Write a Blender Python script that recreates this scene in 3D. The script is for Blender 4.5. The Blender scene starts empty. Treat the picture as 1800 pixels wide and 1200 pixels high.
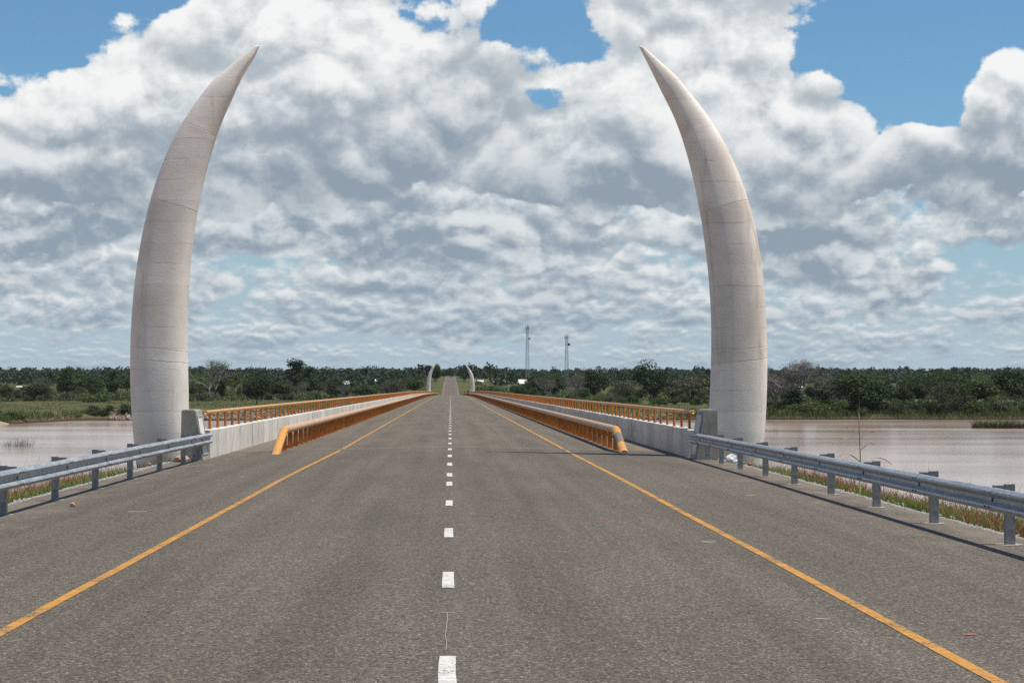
import bpy, bmesh, math, random
import numpy as np
from mathutils import Vector, Matrix, Euler

scene = bpy.context.scene
COL = scene.collection

# ------------------------------------------------------------------ camera
FPX = 3450.0                       # focal length in pixels of an 1800 px wide frame
CAM = Vector((0.0, 0.0, 1.9))
YAW = math.atan(108 / FPX)         # looks slightly right of the road axis
PITCH = math.atan(81 / FPX)        # and slightly up
cd = bpy.data.cameras.new("camera")
cam = bpy.data.objects.new("camera", cd)
COL.objects.link(cam)
cd.sensor_width = 36.0
cd.lens = FPX / 1800 * 36.0
cd.clip_start = 0.1
cd.clip_end = 60000
cam.location = CAM
cam.rotation_euler = Euler((math.pi / 2 + PITCH, 0, -YAW), 'XYZ')
scene.camera = cam
CROT = cam.rotation_euler.to_matrix()


def at(px, py, Y):
    """point at road distance Y seen at (px, py) of the 1800 x 1200 photograph"""
    d = CROT @ Vector(((px - 900) / FPX, -(py - 600) / FPX, -1.0))
    return CAM + d * (Y / d.y)


# ------------------------------------------------------------------ sun and exposure
SUN = Vector((0.385, -0.05, 1.0)).normalized()      # towards the sun: high, to the right
SUN_ELEV = math.asin(SUN.z)
SUN_AZ = math.atan2(SUN.x, SUN.y)
sl = bpy.data.lights.new("sun", 'SUN')
sl.energy = 5.0
sl.angle = math.radians(0.5)
sl.color = (1.0, 0.955, 0.88)
so = bpy.data.objects.new("sun", sl)
COL.objects.link(so)
so.rotation_euler = SUN.to_track_quat('Z', 'Y').to_euler()
so.location = (40, -10, 80)

vs = scene.view_settings
vs.view_transform = 'Standard'
vs.look = 'None'
vs.exposure = 0.0
vs.gamma = 1.0
vs.use_curve_mapping = False
scene.render.engine = 'CYCLES'
scene.cycles.use_denoising = False
scene.cycles.max_bounces = 6
scene.cycles.diffuse_bounces = 3
scene.cycles.glossy_bounces = 3
scene.cycles.transmission_bounces = 3
scene.cycles.volume_bounces = 0
scene.cycles.transparent_max_bounces = 8
scene.cycles.sample_clamp_indirect = 6.0
scene.cycles.use_adaptive_sampling = True
scene.cycles.adaptive_threshold = 0.01
scene.cycles.adaptive_min_samples = 16

# ------------------------------------------------------------------ world: Nishita sky with rows of cumulus
world = bpy.data.worlds.new("World")
scene.world = world
world.use_nodes = True
WT = world.node_tree
WT.nodes.clear()


class NG:
    """small helper for writing node maths"""
    def __init__(s, tree):
        s.t = tree

    def n(s, typ, **kw):
        nd = s.t.nodes.new(typ)
        for k, v in kw.items():
            setattr(nd, k, v)
        return nd

    def link(s, a, b):
        if hasattr(a, 'is_output'):
            s.t.links.new(a, b)
        else:
            b.default_value = a

    def m(s, op, a, b=None, c=None, clamp=False):
        nd = s.n('ShaderNodeMath', operation=op, use_clamp=clamp)
        s.link(a, nd.inputs[0])
        if b is not None:
            s.link(b, nd.inputs[1])
        if c is not None:
            s.link(c, nd.inputs[2])
        return nd.outputs[0]

    def mr(s, v, a, b, c=0.0, d=1.0, smooth=True):
        nd = s.n('ShaderNodeMapRange', interpolation_type='SMOOTHSTEP' if smooth else 'LINEAR')
        s.link(v, nd.inputs[0])
        for i, q in zip((1, 2, 3, 4), (a, b, c, d)):
            s.link(q, nd.inputs[i])
        return nd.outputs[0]

    def xyz(s, x, y, z):
        nd = s.n('ShaderNodeCombineXYZ')
        for i, q in enumerate((x, y, z)):
            s.link(q, nd.inputs[i])
        return nd.outputs[0]

    def noise(s, vec, scale, detail=4, rough=0.5, lac=2.0, dist=0.0):
        nd = s.n('ShaderNodeTexNoise', noise_dimensions='3D')
        s.link(vec, nd.inputs['Vector'])
        nd.inputs['Scale'].default_value = scale
        nd.inputs['Detail'].default_value = detail
        nd.inputs['Roughness'].default_value = rough
        nd.inputs['Lacunarity'].default_value = lac
        nd.inputs['Distortion'].default_value = dist
        return nd.outputs[0]

    def noise2(s, vec, scale, detail, rough, lac, typ='FBM'):
        nd = s.n('ShaderNodeTexNoise', noise_dimensions='2D', noise_type=typ)
        s.link(vec, nd.inputs['Vector'])
        for k, v in (('Scale', scale), ('Detail', detail), ('Roughness', rough), ('Lacunarity', lac)):
            nd.inputs[k].default_value = v
        if typ == 'FBM':
            nd.normalize = True
        else:
            nd.inputs['Offset'].default_value = 1.0
            nd.inputs['Gain'].default_value = 1.0
        return nd.outputs[0]

    def voro(s, vec, scale, detail=0.0, rough=0.5, smooth=0.3, feature='SMOOTH_F1', out='Distance'):
        nd = s.n('ShaderNodeTexVoronoi', feature=feature)
        s.link(vec, nd.inputs['Vector'])
        nd.inputs['Scale'].default_value = scale
        if 'Detail' in nd.inputs:
            nd.inputs['Detail'].default_value = detail
            nd.inputs['Roughness'].default_value = rough
        if feature == 'SMOOTH_F1':
            nd.inputs['Smoothness'].default_value = smooth
        return nd.outputs[out]

    def mix(s, f, a, b):
        nd = s.n('ShaderNodeMix', data_type='RGBA')
        s.link(f, nd.inputs[0])
        for i, q in ((6, a), (7, b)):
            if hasattr(q, 'is_output'):
                s.link(q, nd.inputs[i])
            else:
                nd.inputs[i].default_value = (*q, 1.0)
        return nd.outputs[2]

    def ramp(s, f, stops):
        nd = s.n('ShaderNodeValToRGB')
        s.link(f, nd.inputs[0])
        el = nd.color_ramp.elements
        while len(el) < len(stops):
            el.new(0.5)
        for e, (p, c) in zip(el, stops):
            e.position = p
            e.color = (*c, 1.0)
        return nd.outputs[0]


BG = 0.10                                    # background strength
W = NG(WT)
tc = W.n('ShaderNodeTexCoord')
sep = W.n('ShaderNodeSeparateXYZ')
WT.links.new(tc.outputs['Generated'], sep.inputs[0])
dx, dy, dz = sep.outputs
EL = W.m('ARCSINE', dz)
AZ = W.m('ARCTAN2', dx, dy)
U = W.m('MULTIPLY', W.m('MULTIPLY', AZ, W.m('COSINE', EL)), 3.45)
V = W.m('MULTIPLY', EL, 3.45)

nsky = W.n('ShaderNodeTexSky', sky_type='NISHITA')
nsky.sun_disc = False
nsky.sun_elevation = SUN_ELEV
nsky.sun_rotation = SUN_AZ
nsky.air_density = 1.0
nsky.dust_density = 0.6
nsky.ozone_density = 2.0
tint = W.n('ShaderNodeMix', data_type='RGBA', blend_type='MULTIPLY')
tint.inputs[0].default_value = 1.0
WT.links.new(nsky.outputs[0], tint.inputs[6])
tint.inputs[7].default_value = (0.62, 0.90, 1.06, 1.0)      # clear tropical blue
sky_col = tint.outputs[2]


def blob(cu, cv, ru, rv):
    a = W.m('DIVIDE', W.m('SUBTRACT', U, cu), ru)
    b = W.m('DIVIDE', W.m('SUBTRACT', V, cv), rv)
    r2 = W.m('ADD', W.m('MULTIPLY', a, a), W.m('MULTIPLY', b, b))
    return W.m('EXPONENT', W.m('MULTIPLY', r2, -1.0))


def field_group(i, scale, flat, seed, det, bil):
    """node group: cumulus field (fBm + billows) of one row, input vector -> value"""
    g = bpy.data.node_groups.new("cumulus_row", 'ShaderNodeTree')
    g.interface.new_socket("P", in_out='INPUT', socket_type='NodeSocketVector')
    g.interface.new_socket("F", in_out='OUTPUT', socket_type='NodeSocketFloat')
    G = NG(g)
    gi = G.n('NodeGroupInput')
    go = G.n('NodeGroupOutput')
    mp = G.n('ShaderNodeMapping')
    G.link(gi.outputs[0], mp.inputs[0])
    mp.inputs['Location'].default_value = (seed * 3.7, seed * 1.9, seed * 0.61)
    mp.inputs['Scale'].default_value = (1 / scale, flat / scale, 1)
    p = mp.outputs[0]
    f = G.noise2(p, 2.4, det, 0.57, 2.15)
    b = G.noise2(p, 5.0, max(det - 3, 1), 0.5, 2.0, 'RIDGED_MULTIFRACTAL')
    G.link(G.m('SUBTRACT', G.m('SUBTRACT', f, 0.5), G.m('MULTIPLY', G.m('SUBTRACT', b, 0.75), bil)), go.inputs[0])
    return g


def field(g, u, v):
    nd = W.n('ShaderNodeGroup')
    nd.node_tree = g
    WT.links.new(W.xyz(u, v, 0.0), nd.inputs[0])
    return nd.outputs[0]


def row(idx, scale, flat, seed, v0, shape, macro=None, cover=0.0, gain=1.0, edge=0.10, d1=0.04, lift=0.0, det=7, bil=0.10, two=True, wob=0.1, gap=0.0, hh=0.3, amp=1.0, shade=None):
    """one row of clouds with base at v0; returns (alpha, light)"""
    g = field_group(idx, scale, flat, seed, det, bil)
    wn = W.noise2(W.xyz(W.m('DIVIDE', U, scale), W.m('DIVIDE', V, scale * 1.2), 0.0), 1.1, 2.0, 0.6, 2.3)
    wn.node.inputs['Vector'].links[0].from_node.inputs[2].default_value = 0.0
    sh = W.n('ShaderNodeVectorMath', operation='ADD')
    WT.links.new(wn.node.inputs['Vector'].links[0].from_socket, sh.inputs[0])
    sh.inputs[1].default_value = (seed * 11.3, seed * 4.1, 0)
    WT.links.new(sh.outputs[0], wn.node.inputs['Vector'])
    warp = W.m('SUBTRACT', wn, 0.5)
    dv = W.m('ADD', W.m('SUBTRACT', V, v0), W.m('MULTIPLY', warp, wob))

    up = W.mr(dv, shape[0], shape[1], -0.75, 0.0)             # flat base
    dn = W.mr(dv, shape[2], shape[3], 0.0, shape[4])          # thinning upwards

    def full(off_u, off_v):
        return field(g, W.m('ADD', U, off_u), W.m('ADD', V, off_v))
    f0 = full(0.0, 0.0)
    f1 = full(d1 * 0.35 * scale, d1 * scale)
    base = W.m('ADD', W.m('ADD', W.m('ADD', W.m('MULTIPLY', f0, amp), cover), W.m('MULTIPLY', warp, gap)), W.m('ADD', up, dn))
    if macro is not None:
        base = W.m('ADD', base, macro)
    alpha = W.mr(base, 0.0, edge)
    lit = W.m('MULTIPLY', W.m('SUBTRACT', f0, f1), 3.3 * gain)
    if two:
        f2 = full(d1 * 1.3 * scale, d1 * 3.2 * scale)
        lit = W.m('ADD', lit, W.m('MULTIPLY', W.m('SUBTRACT', f0, f2), 1.1 * gain))
    lit = W.mr(lit, -0.80, 0.80, -0.42, 0.44)                 # soft shoulder
    hgt = W.mr(dv, -0.02 * scale, hh * scale, -0.34, 0.10)    # shaded underside, bright tops
    thick = W.mr(base, 0.0, 0.6, 0.14, -0.08)
    light = W.m('ADD', W.m('ADD', W.m('ADD', lit, thick), hgt), 0.62 + lift)
    if shade is not None:
        light = W.m('ADD', light, shade)
    return alpha, light


CLOUD_STOPS = [(0.0, (0.285, 0.35, 0.42)), (0.28, (0.405, 0.465, 0.52)), (0.52, (0.56, 0.61, 0.645)), (0.76, (0.735, 0.765, 0.78)), (1.0, (0.91, 0.92, 0.915))]
FAR_STOPS = [(0.0, (0.28, 0.37, 0.455)), (0.4, (0.365, 0.46, 0.54)), (0.7, (0.47, 0.55, 0.605)), (1.0, (0.66, 0.71, 0.73))]

# blue openings between the near cumulus (az / elevation in units of 1/3.45 rad)
holes = None
for (px, py, rx, ry, k) in ((40, 50, 150, 90, .75), (300, 5, 45, 40, .7), (930, 40, 70, 55, .80), (1015, 85, 45, 30, .45), (960, 165, 50, 16, .30),
                            (1490, 90, 100, 75, .85), (1600, 150, 85, 65, .75), (1700, 60, 120, 45, .7), (1640, 215, 55, 35, .5),
                            (700, 120, 40, 50, .25), (1555, 110, 34, 42, -.85)):
    h = W.m('MULTIPLY', blob((px - 792) / 1000, (681 - py) / 1000, rx / 1000, ry / 1000), -k)
    holes = h if holes is None else W.m('ADD', holes, h)
# the masses that stand in front of the openings
for (px, py, rx, ry, k) in ((1240, 90, 150, 120, .5), (650, 150, 220, 140, .35), (250, 180, 180, 90, .3), (1750, 240, 80, 90, .6), (1300, 260, 250, 90, .3),
                            (300, 270, 320, 80, .3), (740, 330, 320, 90, .3), (855, 205, 90, 75, .6), (1455, 200, 90, 50, .3), (860, 110, 50, 45, .3)):
    h = W.m('MULTIPLY', blob((px - 792) / 1000, (681 - py) / 1000, rx / 1000, ry / 1000), k)
    holes = W.m('ADD', holes, h)

# heavier, greyer parts of the cloud deck
grey = None
for (px, py, rx, ry, k) in ((640, 345, 300, 65, .24), (1390, 400, 170, 45, .32), (120, 395, 170, 40, .28), (770, 170, 110, 75, .20), (1640, 330, 170, 60, .14), (1000, 330, 160, 50, .12), (420, 470, 120, 30, .15)):
    h = W.m('MULTIPLY', blob((px - 792) / 1000, (681 - py) / 1000, rx / 1000, ry / 1000), -k)
    grey = h if grey is None else W.m('ADD', grey, h)
low = W.m('MULTIPLY', blob((640 - 792) / 1000, (681 - 400) / 1000, .26, .06), .6)

rows = [
    dict(idx=6, scale=.13, flat=2.8, seed=5.3, v0=.030, shape=(-.03, .020, .02, .12, -1.2), cover=.30, gain=.6, edge=.5, far=.95, det=4, two=False, wob=.03, gap=1.0),
    dict(idx=5, scale=.18, flat=2.4, seed=9.1, v0=.062, shape=(-.03, .022, .03, .15, -1.2), cover=.29, gain=.7, edge=.45, far=.75, det=5, two=False, wob=.05, gap=1.3),
    dict(idx=4, scale=.26, flat=2.0, seed=2.7, v0=.105, shape=(-.035, .025, .05, .20, -1.2), cover=.29, gain=.9, edge=.36, far=.55, det=5, two=False, wob=.07, gap=1.5),
    dict(idx=3, scale=.36, flat=1.7, seed=6.2, v0=.155, shape=(-.04, .03, .06, .26, -1.2), cover=.29, gain=1.05, edge=.28, far=.32, det=6, two=False, wob=.09, gap=1.7),
    dict(idx=2, scale=.50, flat=1.5, seed=7.4, v0=.215, shape=(-.045, .04, .09, .34, -1.2), cover=.31, gain=1.05, edge=.23, far=.15, det=6, wob=.10, gap=1.8, macro=low, shade=grey),
    dict(idx=1, scale=.75, flat=1.25, seed=3.3, v0=.295, shape=(-.06, .06, .35, 1.3, -.80), cover=.26, gain=1.0, edge=.14, far=0.0, macro=holes, det=8, wob=.15, gap=.9, hh=.35, amp=1.7, shade=grey),  # cover thinned overhead, out of view, to lower the ambient light
]
# haze-whitened sky low down
col = W.mix(W.mr(V, 0.0, 0.42, 0.92, 0.0), sky_col, tuple(c / BG for c in (0.43, 0.545, 0.64)))
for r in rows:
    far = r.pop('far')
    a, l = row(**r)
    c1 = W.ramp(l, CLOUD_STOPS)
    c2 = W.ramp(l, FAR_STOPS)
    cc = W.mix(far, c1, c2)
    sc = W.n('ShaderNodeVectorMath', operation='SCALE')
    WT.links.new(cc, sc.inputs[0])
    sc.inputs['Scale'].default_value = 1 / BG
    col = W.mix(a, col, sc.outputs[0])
# below the horizon: dim ground colour
col = W.mix(W.mr(V, -0.05, 0.0), tuple(c / BG for c in (0.12, 0.12, 0.10)), col)
bgn = W.n('ShaderNodeBackground')
WT.links.new(col, bgn.inputs[0])
bgn.inputs[1].default_value = BG
wo = W.n('ShaderNodeOutputWorld')
WT.links.new(bgn.outputs[0], wo.inputs[0])
world.cycles.sampling_method = 'MANUAL'
world.cycles.sample_map_resolution = 512

# ------------------------------------------------------------------ helpers
rnd = random.Random(7)
nrg = np.random.default_rng(11)


def lerp(a, b, t):
    return a + (b - a) * t


def sstep(a, b, x):
    t = np.clip((x - a) / (b - a), 0, 1)
    return t * t * (3 - 2 * t)


class MB:
    """collects faces for one mesh"""
    def __init__(s):
        s.v, s.f, s.mi = [], [], []

    def add(s, verts, faces, mi=0):
        o = len(s.v)
        s.v.extend([tuple(p) for p in verts])
        s.f.extend([tuple(i + o for i in f) for f in faces])
        s.mi.extend([mi] * len(faces))

    def box(s, x0, x1, y0, y1, z0, z1, mi=0, bev=0.0):
        if bev <= 0:
            v = [(x0, y0, z0), (x1, y0, z0), (x1, y1, z0), (x0, y1, z0), (x0, y0, z1), (x1, y0, z1), (x1, y1, z1), (x0, y1, z1)]
            s.add(v, [(0, 3, 2, 1), (4, 5, 6, 7), (0, 1, 5, 4), (1, 2, 6, 5), (2, 3, 7, 6), (3, 0, 4, 7)], mi)
            return
        bm = bmesh.new()
        bmesh.ops.create_cube(bm, size=1.0)
        for q in bm.verts:
            q.co = Vector((lerp(x0, x1, q.co.x + .5), lerp(y0, y1, q.co.y + .5), lerp(z0, z1, q.co.z + .5)))
        bmesh.ops.bevel(bm, geom=bm.edges[:], offset=bev, segments=1, affect='EDGES')
        bm.verts.ensure_lookup_table()
        s.add([q.co[:] for q in bm.verts], [[q.index for q in f.verts] for f in bm.faces], mi)
        bm.free()

    def tube(s, pts, rad, n=8, caps=True, mi=0):
        pts = [Vector(p) for p in pts]
        m = len(pts)
        if not hasattr(rad, '__len__'):
            rad = [rad] * m
        vv, ff = [], []
        prev = None
        for i, p in enumerate(pts):
            t = (pts[min(i + 1, m - 1)] - pts[max(i - 1, 0)]).normalized()
            if prev is None:
                a = t.cross(Vector((0, 0, 1)))
                if a.length < 1e-3:
                    a = t.cross(Vector((0, 1, 0)))
                a.normalize()
            else:
                a = (prev - t * prev.dot(t)).normalized()
            prev = a
            b = t.cross(a)
            for k in range(n):
                w = 2 * math.pi * k / n
                vv.append(p + (a * math.cos(w) + b * math.sin(w)) * rad[i])
        for i in range(m - 1):
            for k in range(n):
                k2 = (k + 1) % n
                ff.append((i * n + k, i * n + k2, (i + 1) * n + k2, (i + 1) * n + k))
        if caps:
            ff.append(tuple(range(n)))
            ff.append(tuple(reversed(range((m - 1) * n, m * n))))
        s.add(vv, ff, mi)

    def mesh(s, name, mats, smooth=False):
        me = bpy.data.meshes.new(name)
        me.from_pydata(s.v, [], s.f)
        for m in (mats if isinstance(mats, (list, tuple)) else [mats]):
            me.materials.append(m)
        if any(s.mi):
            me.polygons.foreach_set('material_index', s.mi)
        if smooth:
            me.polygons.foreach_set('use_smooth', [True] * len(me.polygons))
        me.update()
        return me

    def build(s, name, mats, parent=None, smooth=False, loc=(0, 0, 0)):
        return link(name, s.mesh(name, mats, smooth), parent, loc)


def link(name, me, parent=None, loc=(0, 0, 0), rz=0.0, sc=None):
    o = bpy.data.objects.new(name, me)
    COL.objects.link(o)
    o.location = loc
    if rz:
        o.rotation_euler = (0, 0, rz)
    if sc is not None:
        o.scale = sc
    if parent is not None:
        o.parent = parent
    return o


def tag(o, label=None, cat=None, group=None, kind=None):
    if label:
        o['label'] = label
    if cat:
        o['category'] = cat
    if group:
        o['group'] = group
    if kind:
        o['kind'] = kind
    return o


def thing(name, label, cat, loc=(0, 0, 0), rz=0.0, group=None):
    o = link(name, None, None, loc, rz)
    return tag(o, label, cat, group)


def quads_mesh(name, P, mats, mi=None, smooth=False):
    """P: (N,4,3) array of quads -> mesh"""
    N = len(P)
    me = bpy.data.meshes.new(name)
    me.vertices.add(N * 4)
    me.vertices.foreach_set('co', P.reshape(-1).astype(np.float32))
    me.loops.add(N * 4)
    me.loops.foreach_set('vertex_index', np.arange(N * 4, dtype=np.int32))
    me.polygons.add(N)
    me.polygons.foreach_set('loop_start', np.arange(0, N * 4, 4, dtype=np.int32))
    me.polygons.foreach_set('loop_total', np.full(N, 4, dtype=np.int32))
    if mi is not None:
        me.polygons.foreach_set('material_index', np.asarray(mi, dtype=np.int32))
    for m in (mats if isinstance(mats, (list, tuple)) else [mats]):
        me.materials.append(m)
    me.update(calc_edges=True)
    return me


def tris_join(template_v, template_f, pos, scale, rng, jitter=0.25):
    """many small copies of one template (N copies) -> verts, faces arrays of triangles"""
    N = len(pos)
    tv = np.asarray(template_v, float)
    tf = np.asarray(template_f, int)
    ang = rng.uniform(0, 2 * np.pi, (N, 3))
    ca, sa = np.cos(ang), np.sin(ang)
    V = np.repeat(tv[None], N, 0) * (1 + rng.uniform(-jitter, jitter, (N, len(tv), 3)))
    x, y, z = V[..., 0].copy(), V[..., 1].copy(), V[..., 2].copy()
    x, y = x * ca[:, :1] - y * sa[:, :1], x * sa[:, :1] + y * ca[:, :1]
    y, z = y * ca[:, 1:2] - z * sa[:, 1:2], y * sa[:, 1:2] + z * ca[:, 1:2]
    V = np.stack([x, y, z], -1) * np.asarray(scale).reshape(N, 1, -1) + np.asarray(pos)[:, None, :]
    F = tf[None] + (np.arange(N) * len(tv))[:, None, None]
    return V.reshape(-1, 3), F.reshape(-1, tf.shape[1])


def arr_mesh(name, V, F, mats, mi=None):
    me = bpy.data.meshes.new(name)
    k = F.shape[1]
    me.vertices.add(len(V))
    me.vertices.foreach_set('co', V.reshape(-1).astype(np.float32))
    me.loops.add(F.size)
    me.loops.foreach_set('vertex_index', F.reshape(-1).astype(np.int32))
    me.polygons.add(len(F))
    me.polygons.foreach_set('loop_start', np.arange(0, F.size, k, dtype=np.int32))
    me.polygons.foreach_set('loop_total', np.full(len(F), k, dtype=np.int32))
    if mi is not None:
        me.polygons.foreach_set('material_index', np.asarray(mi, dtype=np.int32))
    for m in (mats if isinstance(mats, (list, tuple)) else [mats]):
        me.materials.append(m)
    me.update(calc_edges=True)
    return me


# value noise for shapes in python
_perm = np.random.default_rng(3).random((64, 64))


def vnoise(x, y):
    xi, yi = np.floor(x).astype(int), np.floor(y).astype(int)
    fx, fy = x - xi, y - yi
    fx, fy = fx * fx * (3 - 2 * fx), fy * fy * (3 - 2 * fy)
    a = _perm[xi % 64, yi % 64]
    b = _perm[(xi + 1) % 64, yi % 64]
    c = _perm[xi % 64, (yi + 1) % 64]
    d = _perm[(xi + 1) % 64, (yi + 1) % 64]
    return (a * (1 - fx) + b * fx) * (1 - fy) + (c * (1 - fx) + d * fx) * fy - 0.5


def fbm(x, y, o=4):
    r, a = 0.0, 1.0
    for i in range(o):
        r = r + a * vnoise(x * 2 ** i + 7.3 * i, y * 2 ** i + 3.1 * i)
        a *= 0.5
    return r


# ------------------------------------------------------------------ materials
def material(name):
    m = bpy.data.materials.new(name)
    m.use_nodes = True
    N = NG(m.node_tree)
    b = m.node_tree.nodes['Principled BSDF']
    N.b = b
    N.tc = N.n('ShaderNodeTexCoord')
    N.obj = N.tc.outputs['Object']
    N.geo = N.n('ShaderNodeNewGeometry')
    N.pos = N.geo.outputs['Position']
    N.info = N.n('ShaderNodeObjectInfo')
    N.rand = N.info.outputs['Random']
    return m, N


def vscale(N, vec, s):
    mp = N.n('ShaderNodeMapping')
    N.link(vec, mp.inputs[0])
    mp.inputs['Scale'].default_value = s
    return mp.outputs[0]


def bump(N, h, strength, dist=0.01):
    bn = N.n('ShaderNodeBump')
    bn.inputs['Strength'].default_value = strength
    bn.inputs['Distance'].default_value = dist
    N.link(h, bn.inputs['Height'])
    N.link(bn.outputs[0], N.b.inputs['Normal'])


def setb(N, col=None, rough=0.8, metal=0.0, spec=0.5):
    if col is not None:
        if hasattr(col, 'is_output'):
            N.link(col, N.b.inputs['Base Color'])
        else:
            N.b.inputs['Base Color'].default_value = (*col, 1)
    if hasattr(rough, 'is_output'):
        N.link(rough, N.b.inputs['Roughness'])
    else:
        N.b.inputs['Roughness'].default_value = rough
    N.b.inputs['Metallic'].default_value = metal
    N.b.inputs['Specular IOR Level'].default_value = spec


M = {}


def mul(N, c, f):
    nd = N.n('ShaderNodeMix', data_type='RGBA', blend_type='MULTIPLY')
    nd.inputs[0].default_value = 1.0
    N.link(c, nd.inputs[6])
    N.link(f, nd.inputs[7])
    return nd.outputs[2]


def asphalt_colour(N, tint):
    p = N.pos
    vc = N.n('ShaderNodeTexVoronoi', feature='F1')
    N.link(p, vc.inputs['Vector'])
    vc.inputs['Scale'].default_value = 62
    sepc = N.n('ShaderNodeSeparateColor')
    N.link(vc.outputs['Color'], sepc.inputs[0])
    grain = N.ramp(sepc.outputs[0], [(0.0, (.032, .029, .025)), (.3, (.068, .061, .052)), (.62, (.105, .092, .078)), (.86, (.155, .133, .108)), (.96, (.21, .172, .135)), (1.0, (.34, .31, .27))])
    fine = N.noise(p, 140, 2, .6)
    patch = N.noise(vscale(N, p, (.55, .11, 1)), 1.0, 4, .6)
    streak = N.noise(vscale(N, p, (2.2, .04, 1)), 1.0, 3, .55)
    spx = N.n('ShaderNodeSeparateXYZ')
    N.link(p, spx.inputs[0])
    axx = N.m('ABSOLUTE', spx.outputs[0])
    trk = N.m('ABSOLUTE', N.m('SUBTRACT', N.m('ABSOLUTE', N.m('SUBTRACT', axx, 1.85)), .85))      # wheel tracks of both lanes
    streak = N.m('ADD', streak, N.mr(N.m('ADD', trk, N.mr(patch, .3, .7, -.15, .15)), 0.0, .45, -.09, .03))
    f = N.m('ADD', N.mr(fine, .25, .75, .62, 1.38), N.m('ADD', N.mr(patch, .3, .7, -.09, .09), N.mr(streak, .3, .7, -.10, .10)))
    c = mul(N, grain, tint)
    nd = N.n('ShaderNodeVectorMath', operation='SCALE')
    N.link(c, nd.inputs[0])
    N.link(f, nd.inputs['Scale'])
    return nd.outputs[0], vc, fine


def m_asphalt(name, tint, dusty):
    m, N = material(name)
    tn = N.n('ShaderNodeRGB')
    tn.outputs[0].default_value = (*tint, 1)
    c, vc, fine = asphalt_colour(N, tn.outputs[0])
    sp = N.n('ShaderNodeSeparateXYZ')
    N.link(N.pos, sp.inputs[0])
    ax = N.m('ABSOLUTE', sp.outputs[0])
    dn = N.noise(vscale(N, N.pos, (1.2, .5, 1)), 1.0, 5, .65)
    dust = N.m('MULTIPLY', N.mr(N.m('ADD', ax, N.mr(dn, .3, .7, -1.4, 1.4, False)), dusty[0], dusty[1]), dusty[2])
    c = N.mix(dust, c, (.26, .205, .155))
    setb(N, c, 0.88, 0, .3)
    bump(N, N.m('SUBTRACT', N.m('MULTIPLY', fine, .5), vc.outputs['Distance']), .7, .012)
    return m


M['asphalt'] = m_asphalt('asphalt', (1.13, 1.07, .965), (6.2, 8.2, .45))
M['deck'] = m_asphalt('asphalt_deck', (1.25, 1.19, 1.03), (4.6, 7.6, .50))
M['farroad'] = m_asphalt('asphalt_far', (1.15, 1.02, .90), (2.6, 4.0, .45))


def m_paint(name, col, wear):
    m, N = material(name)
    tn = N.n('ShaderNodeRGB')
    tn.outputs[0].default_value = (1, 1, 1, 1)
    c, vc, fine = asphalt_colour(N, tn.outputs[0])
    w = N.noise(N.pos, 38, 3, .7)
    w2 = N.noise(N.pos, 2.3, 3, .6)
    mask = N.mr(N.m('ADD', w, N.mr(w2, .3, .7, -.10, .10)), wear, wear + .06)
    tone = N.mr(N.noise(N.pos, 9, 4, .6), .3, .7, .82, 1.1)
    pc = N.n('ShaderNodeVectorMath', operation='SCALE')
    pc.inputs[0].default_value = col
    N.link(tone, pc.inputs['Scale'])
    setb(N, N.mix(mask, c, pc.outputs[0]), .7, 0, .3)
    bump(N, N.m('SUBTRACT', N.m('MULTIPLY', fine, .5), vc.outputs['Distance']), .4, .01)
    return m


M['yellow'] = m_paint('yellow_road_paint', (.50, .235, .040), .385)
M['white'] = m_paint('white_road_paint', (.60, .575, .52), .345)


def m_concrete(name, a, b, stain=(.2, .16, .11), sk=.5, lines=0.0, var=.12, bscale=1.0):
    m, N = material(name)
    n1 = N.noise(N.pos, 1.1 * bscale, 6, .62)
    n2 = N.noise(N.pos, 26 * bscale, 3, .6)
    c = N.mix(N.mr(n1, .32, .68), a, b)
    st = N.noise(vscale(N, N.pos, (3.2, 3.2, .35)), 1.0 * bscale, 5, .62)
    c = N.mix(N.m('MULTIPLY', N.mr(st, .54, .74), sk), c, stain)
    sp = N.n('ShaderNodeSeparateXYZ')
    N.link(N.pos, sp.inputs[0])
    if lines:
        wob = N.noise(N.pos, .9, 3, .6)
        z = N.m('ADD', sp.outputs[2], N.m('MULTIPLY', wob, .10))
        fr = N.m('FRACT', N.m('DIVIDE', z, .62))
        ln = N.m('MULTIPLY', N.mr(fr, 0.0, .035, 1.0, 0.0), N.mr(N.noise(N.pos, 1.7, 2, .5), .42, .62))
        band = N.noise(N.xyz(0.0, 0.0, N.m('FLOOR', N.m('DIVIDE', z, .62))), 3.7, 0, .5)
        c = N.mix(N.m('MULTIPLY', ln, lines), c, (.17, .14, .11))
        tn = N.mr(band, .3, .7, .93, 1.06)
        sc2 = N.n('ShaderNodeVectorMath', operation='SCALE')
        N.link(c, sc2.inputs[0])
        N.link(tn, sc2.inputs['Scale'])
        c = sc2.outputs[0]
    sc_ = N.n('ShaderNodeVectorMath', operation='SCALE')
    N.link(c, sc_.inputs[0])
    tone = N.m('ADD', N.mr(n2, .3, .7, .965, 1.035), N.m('MULTIPLY', N.m('SUBTRACT', N.rand, .5), var))
    pit = N.voro(N.pos, 7.0 * bscale, feature='F1')
    tone = N.m('MULTIPLY', tone, N.mr(pit, .02, .07, .72, 1.0))
    N.link(tone, sc_.inputs['Scale'])
    setb(N, sc_.outputs[0], .85, 0, .3)
    bump(N, N.m('ADD', n2, N.m('MULTIPLY', n1, 1.5)), .35, .012)
    return m


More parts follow.
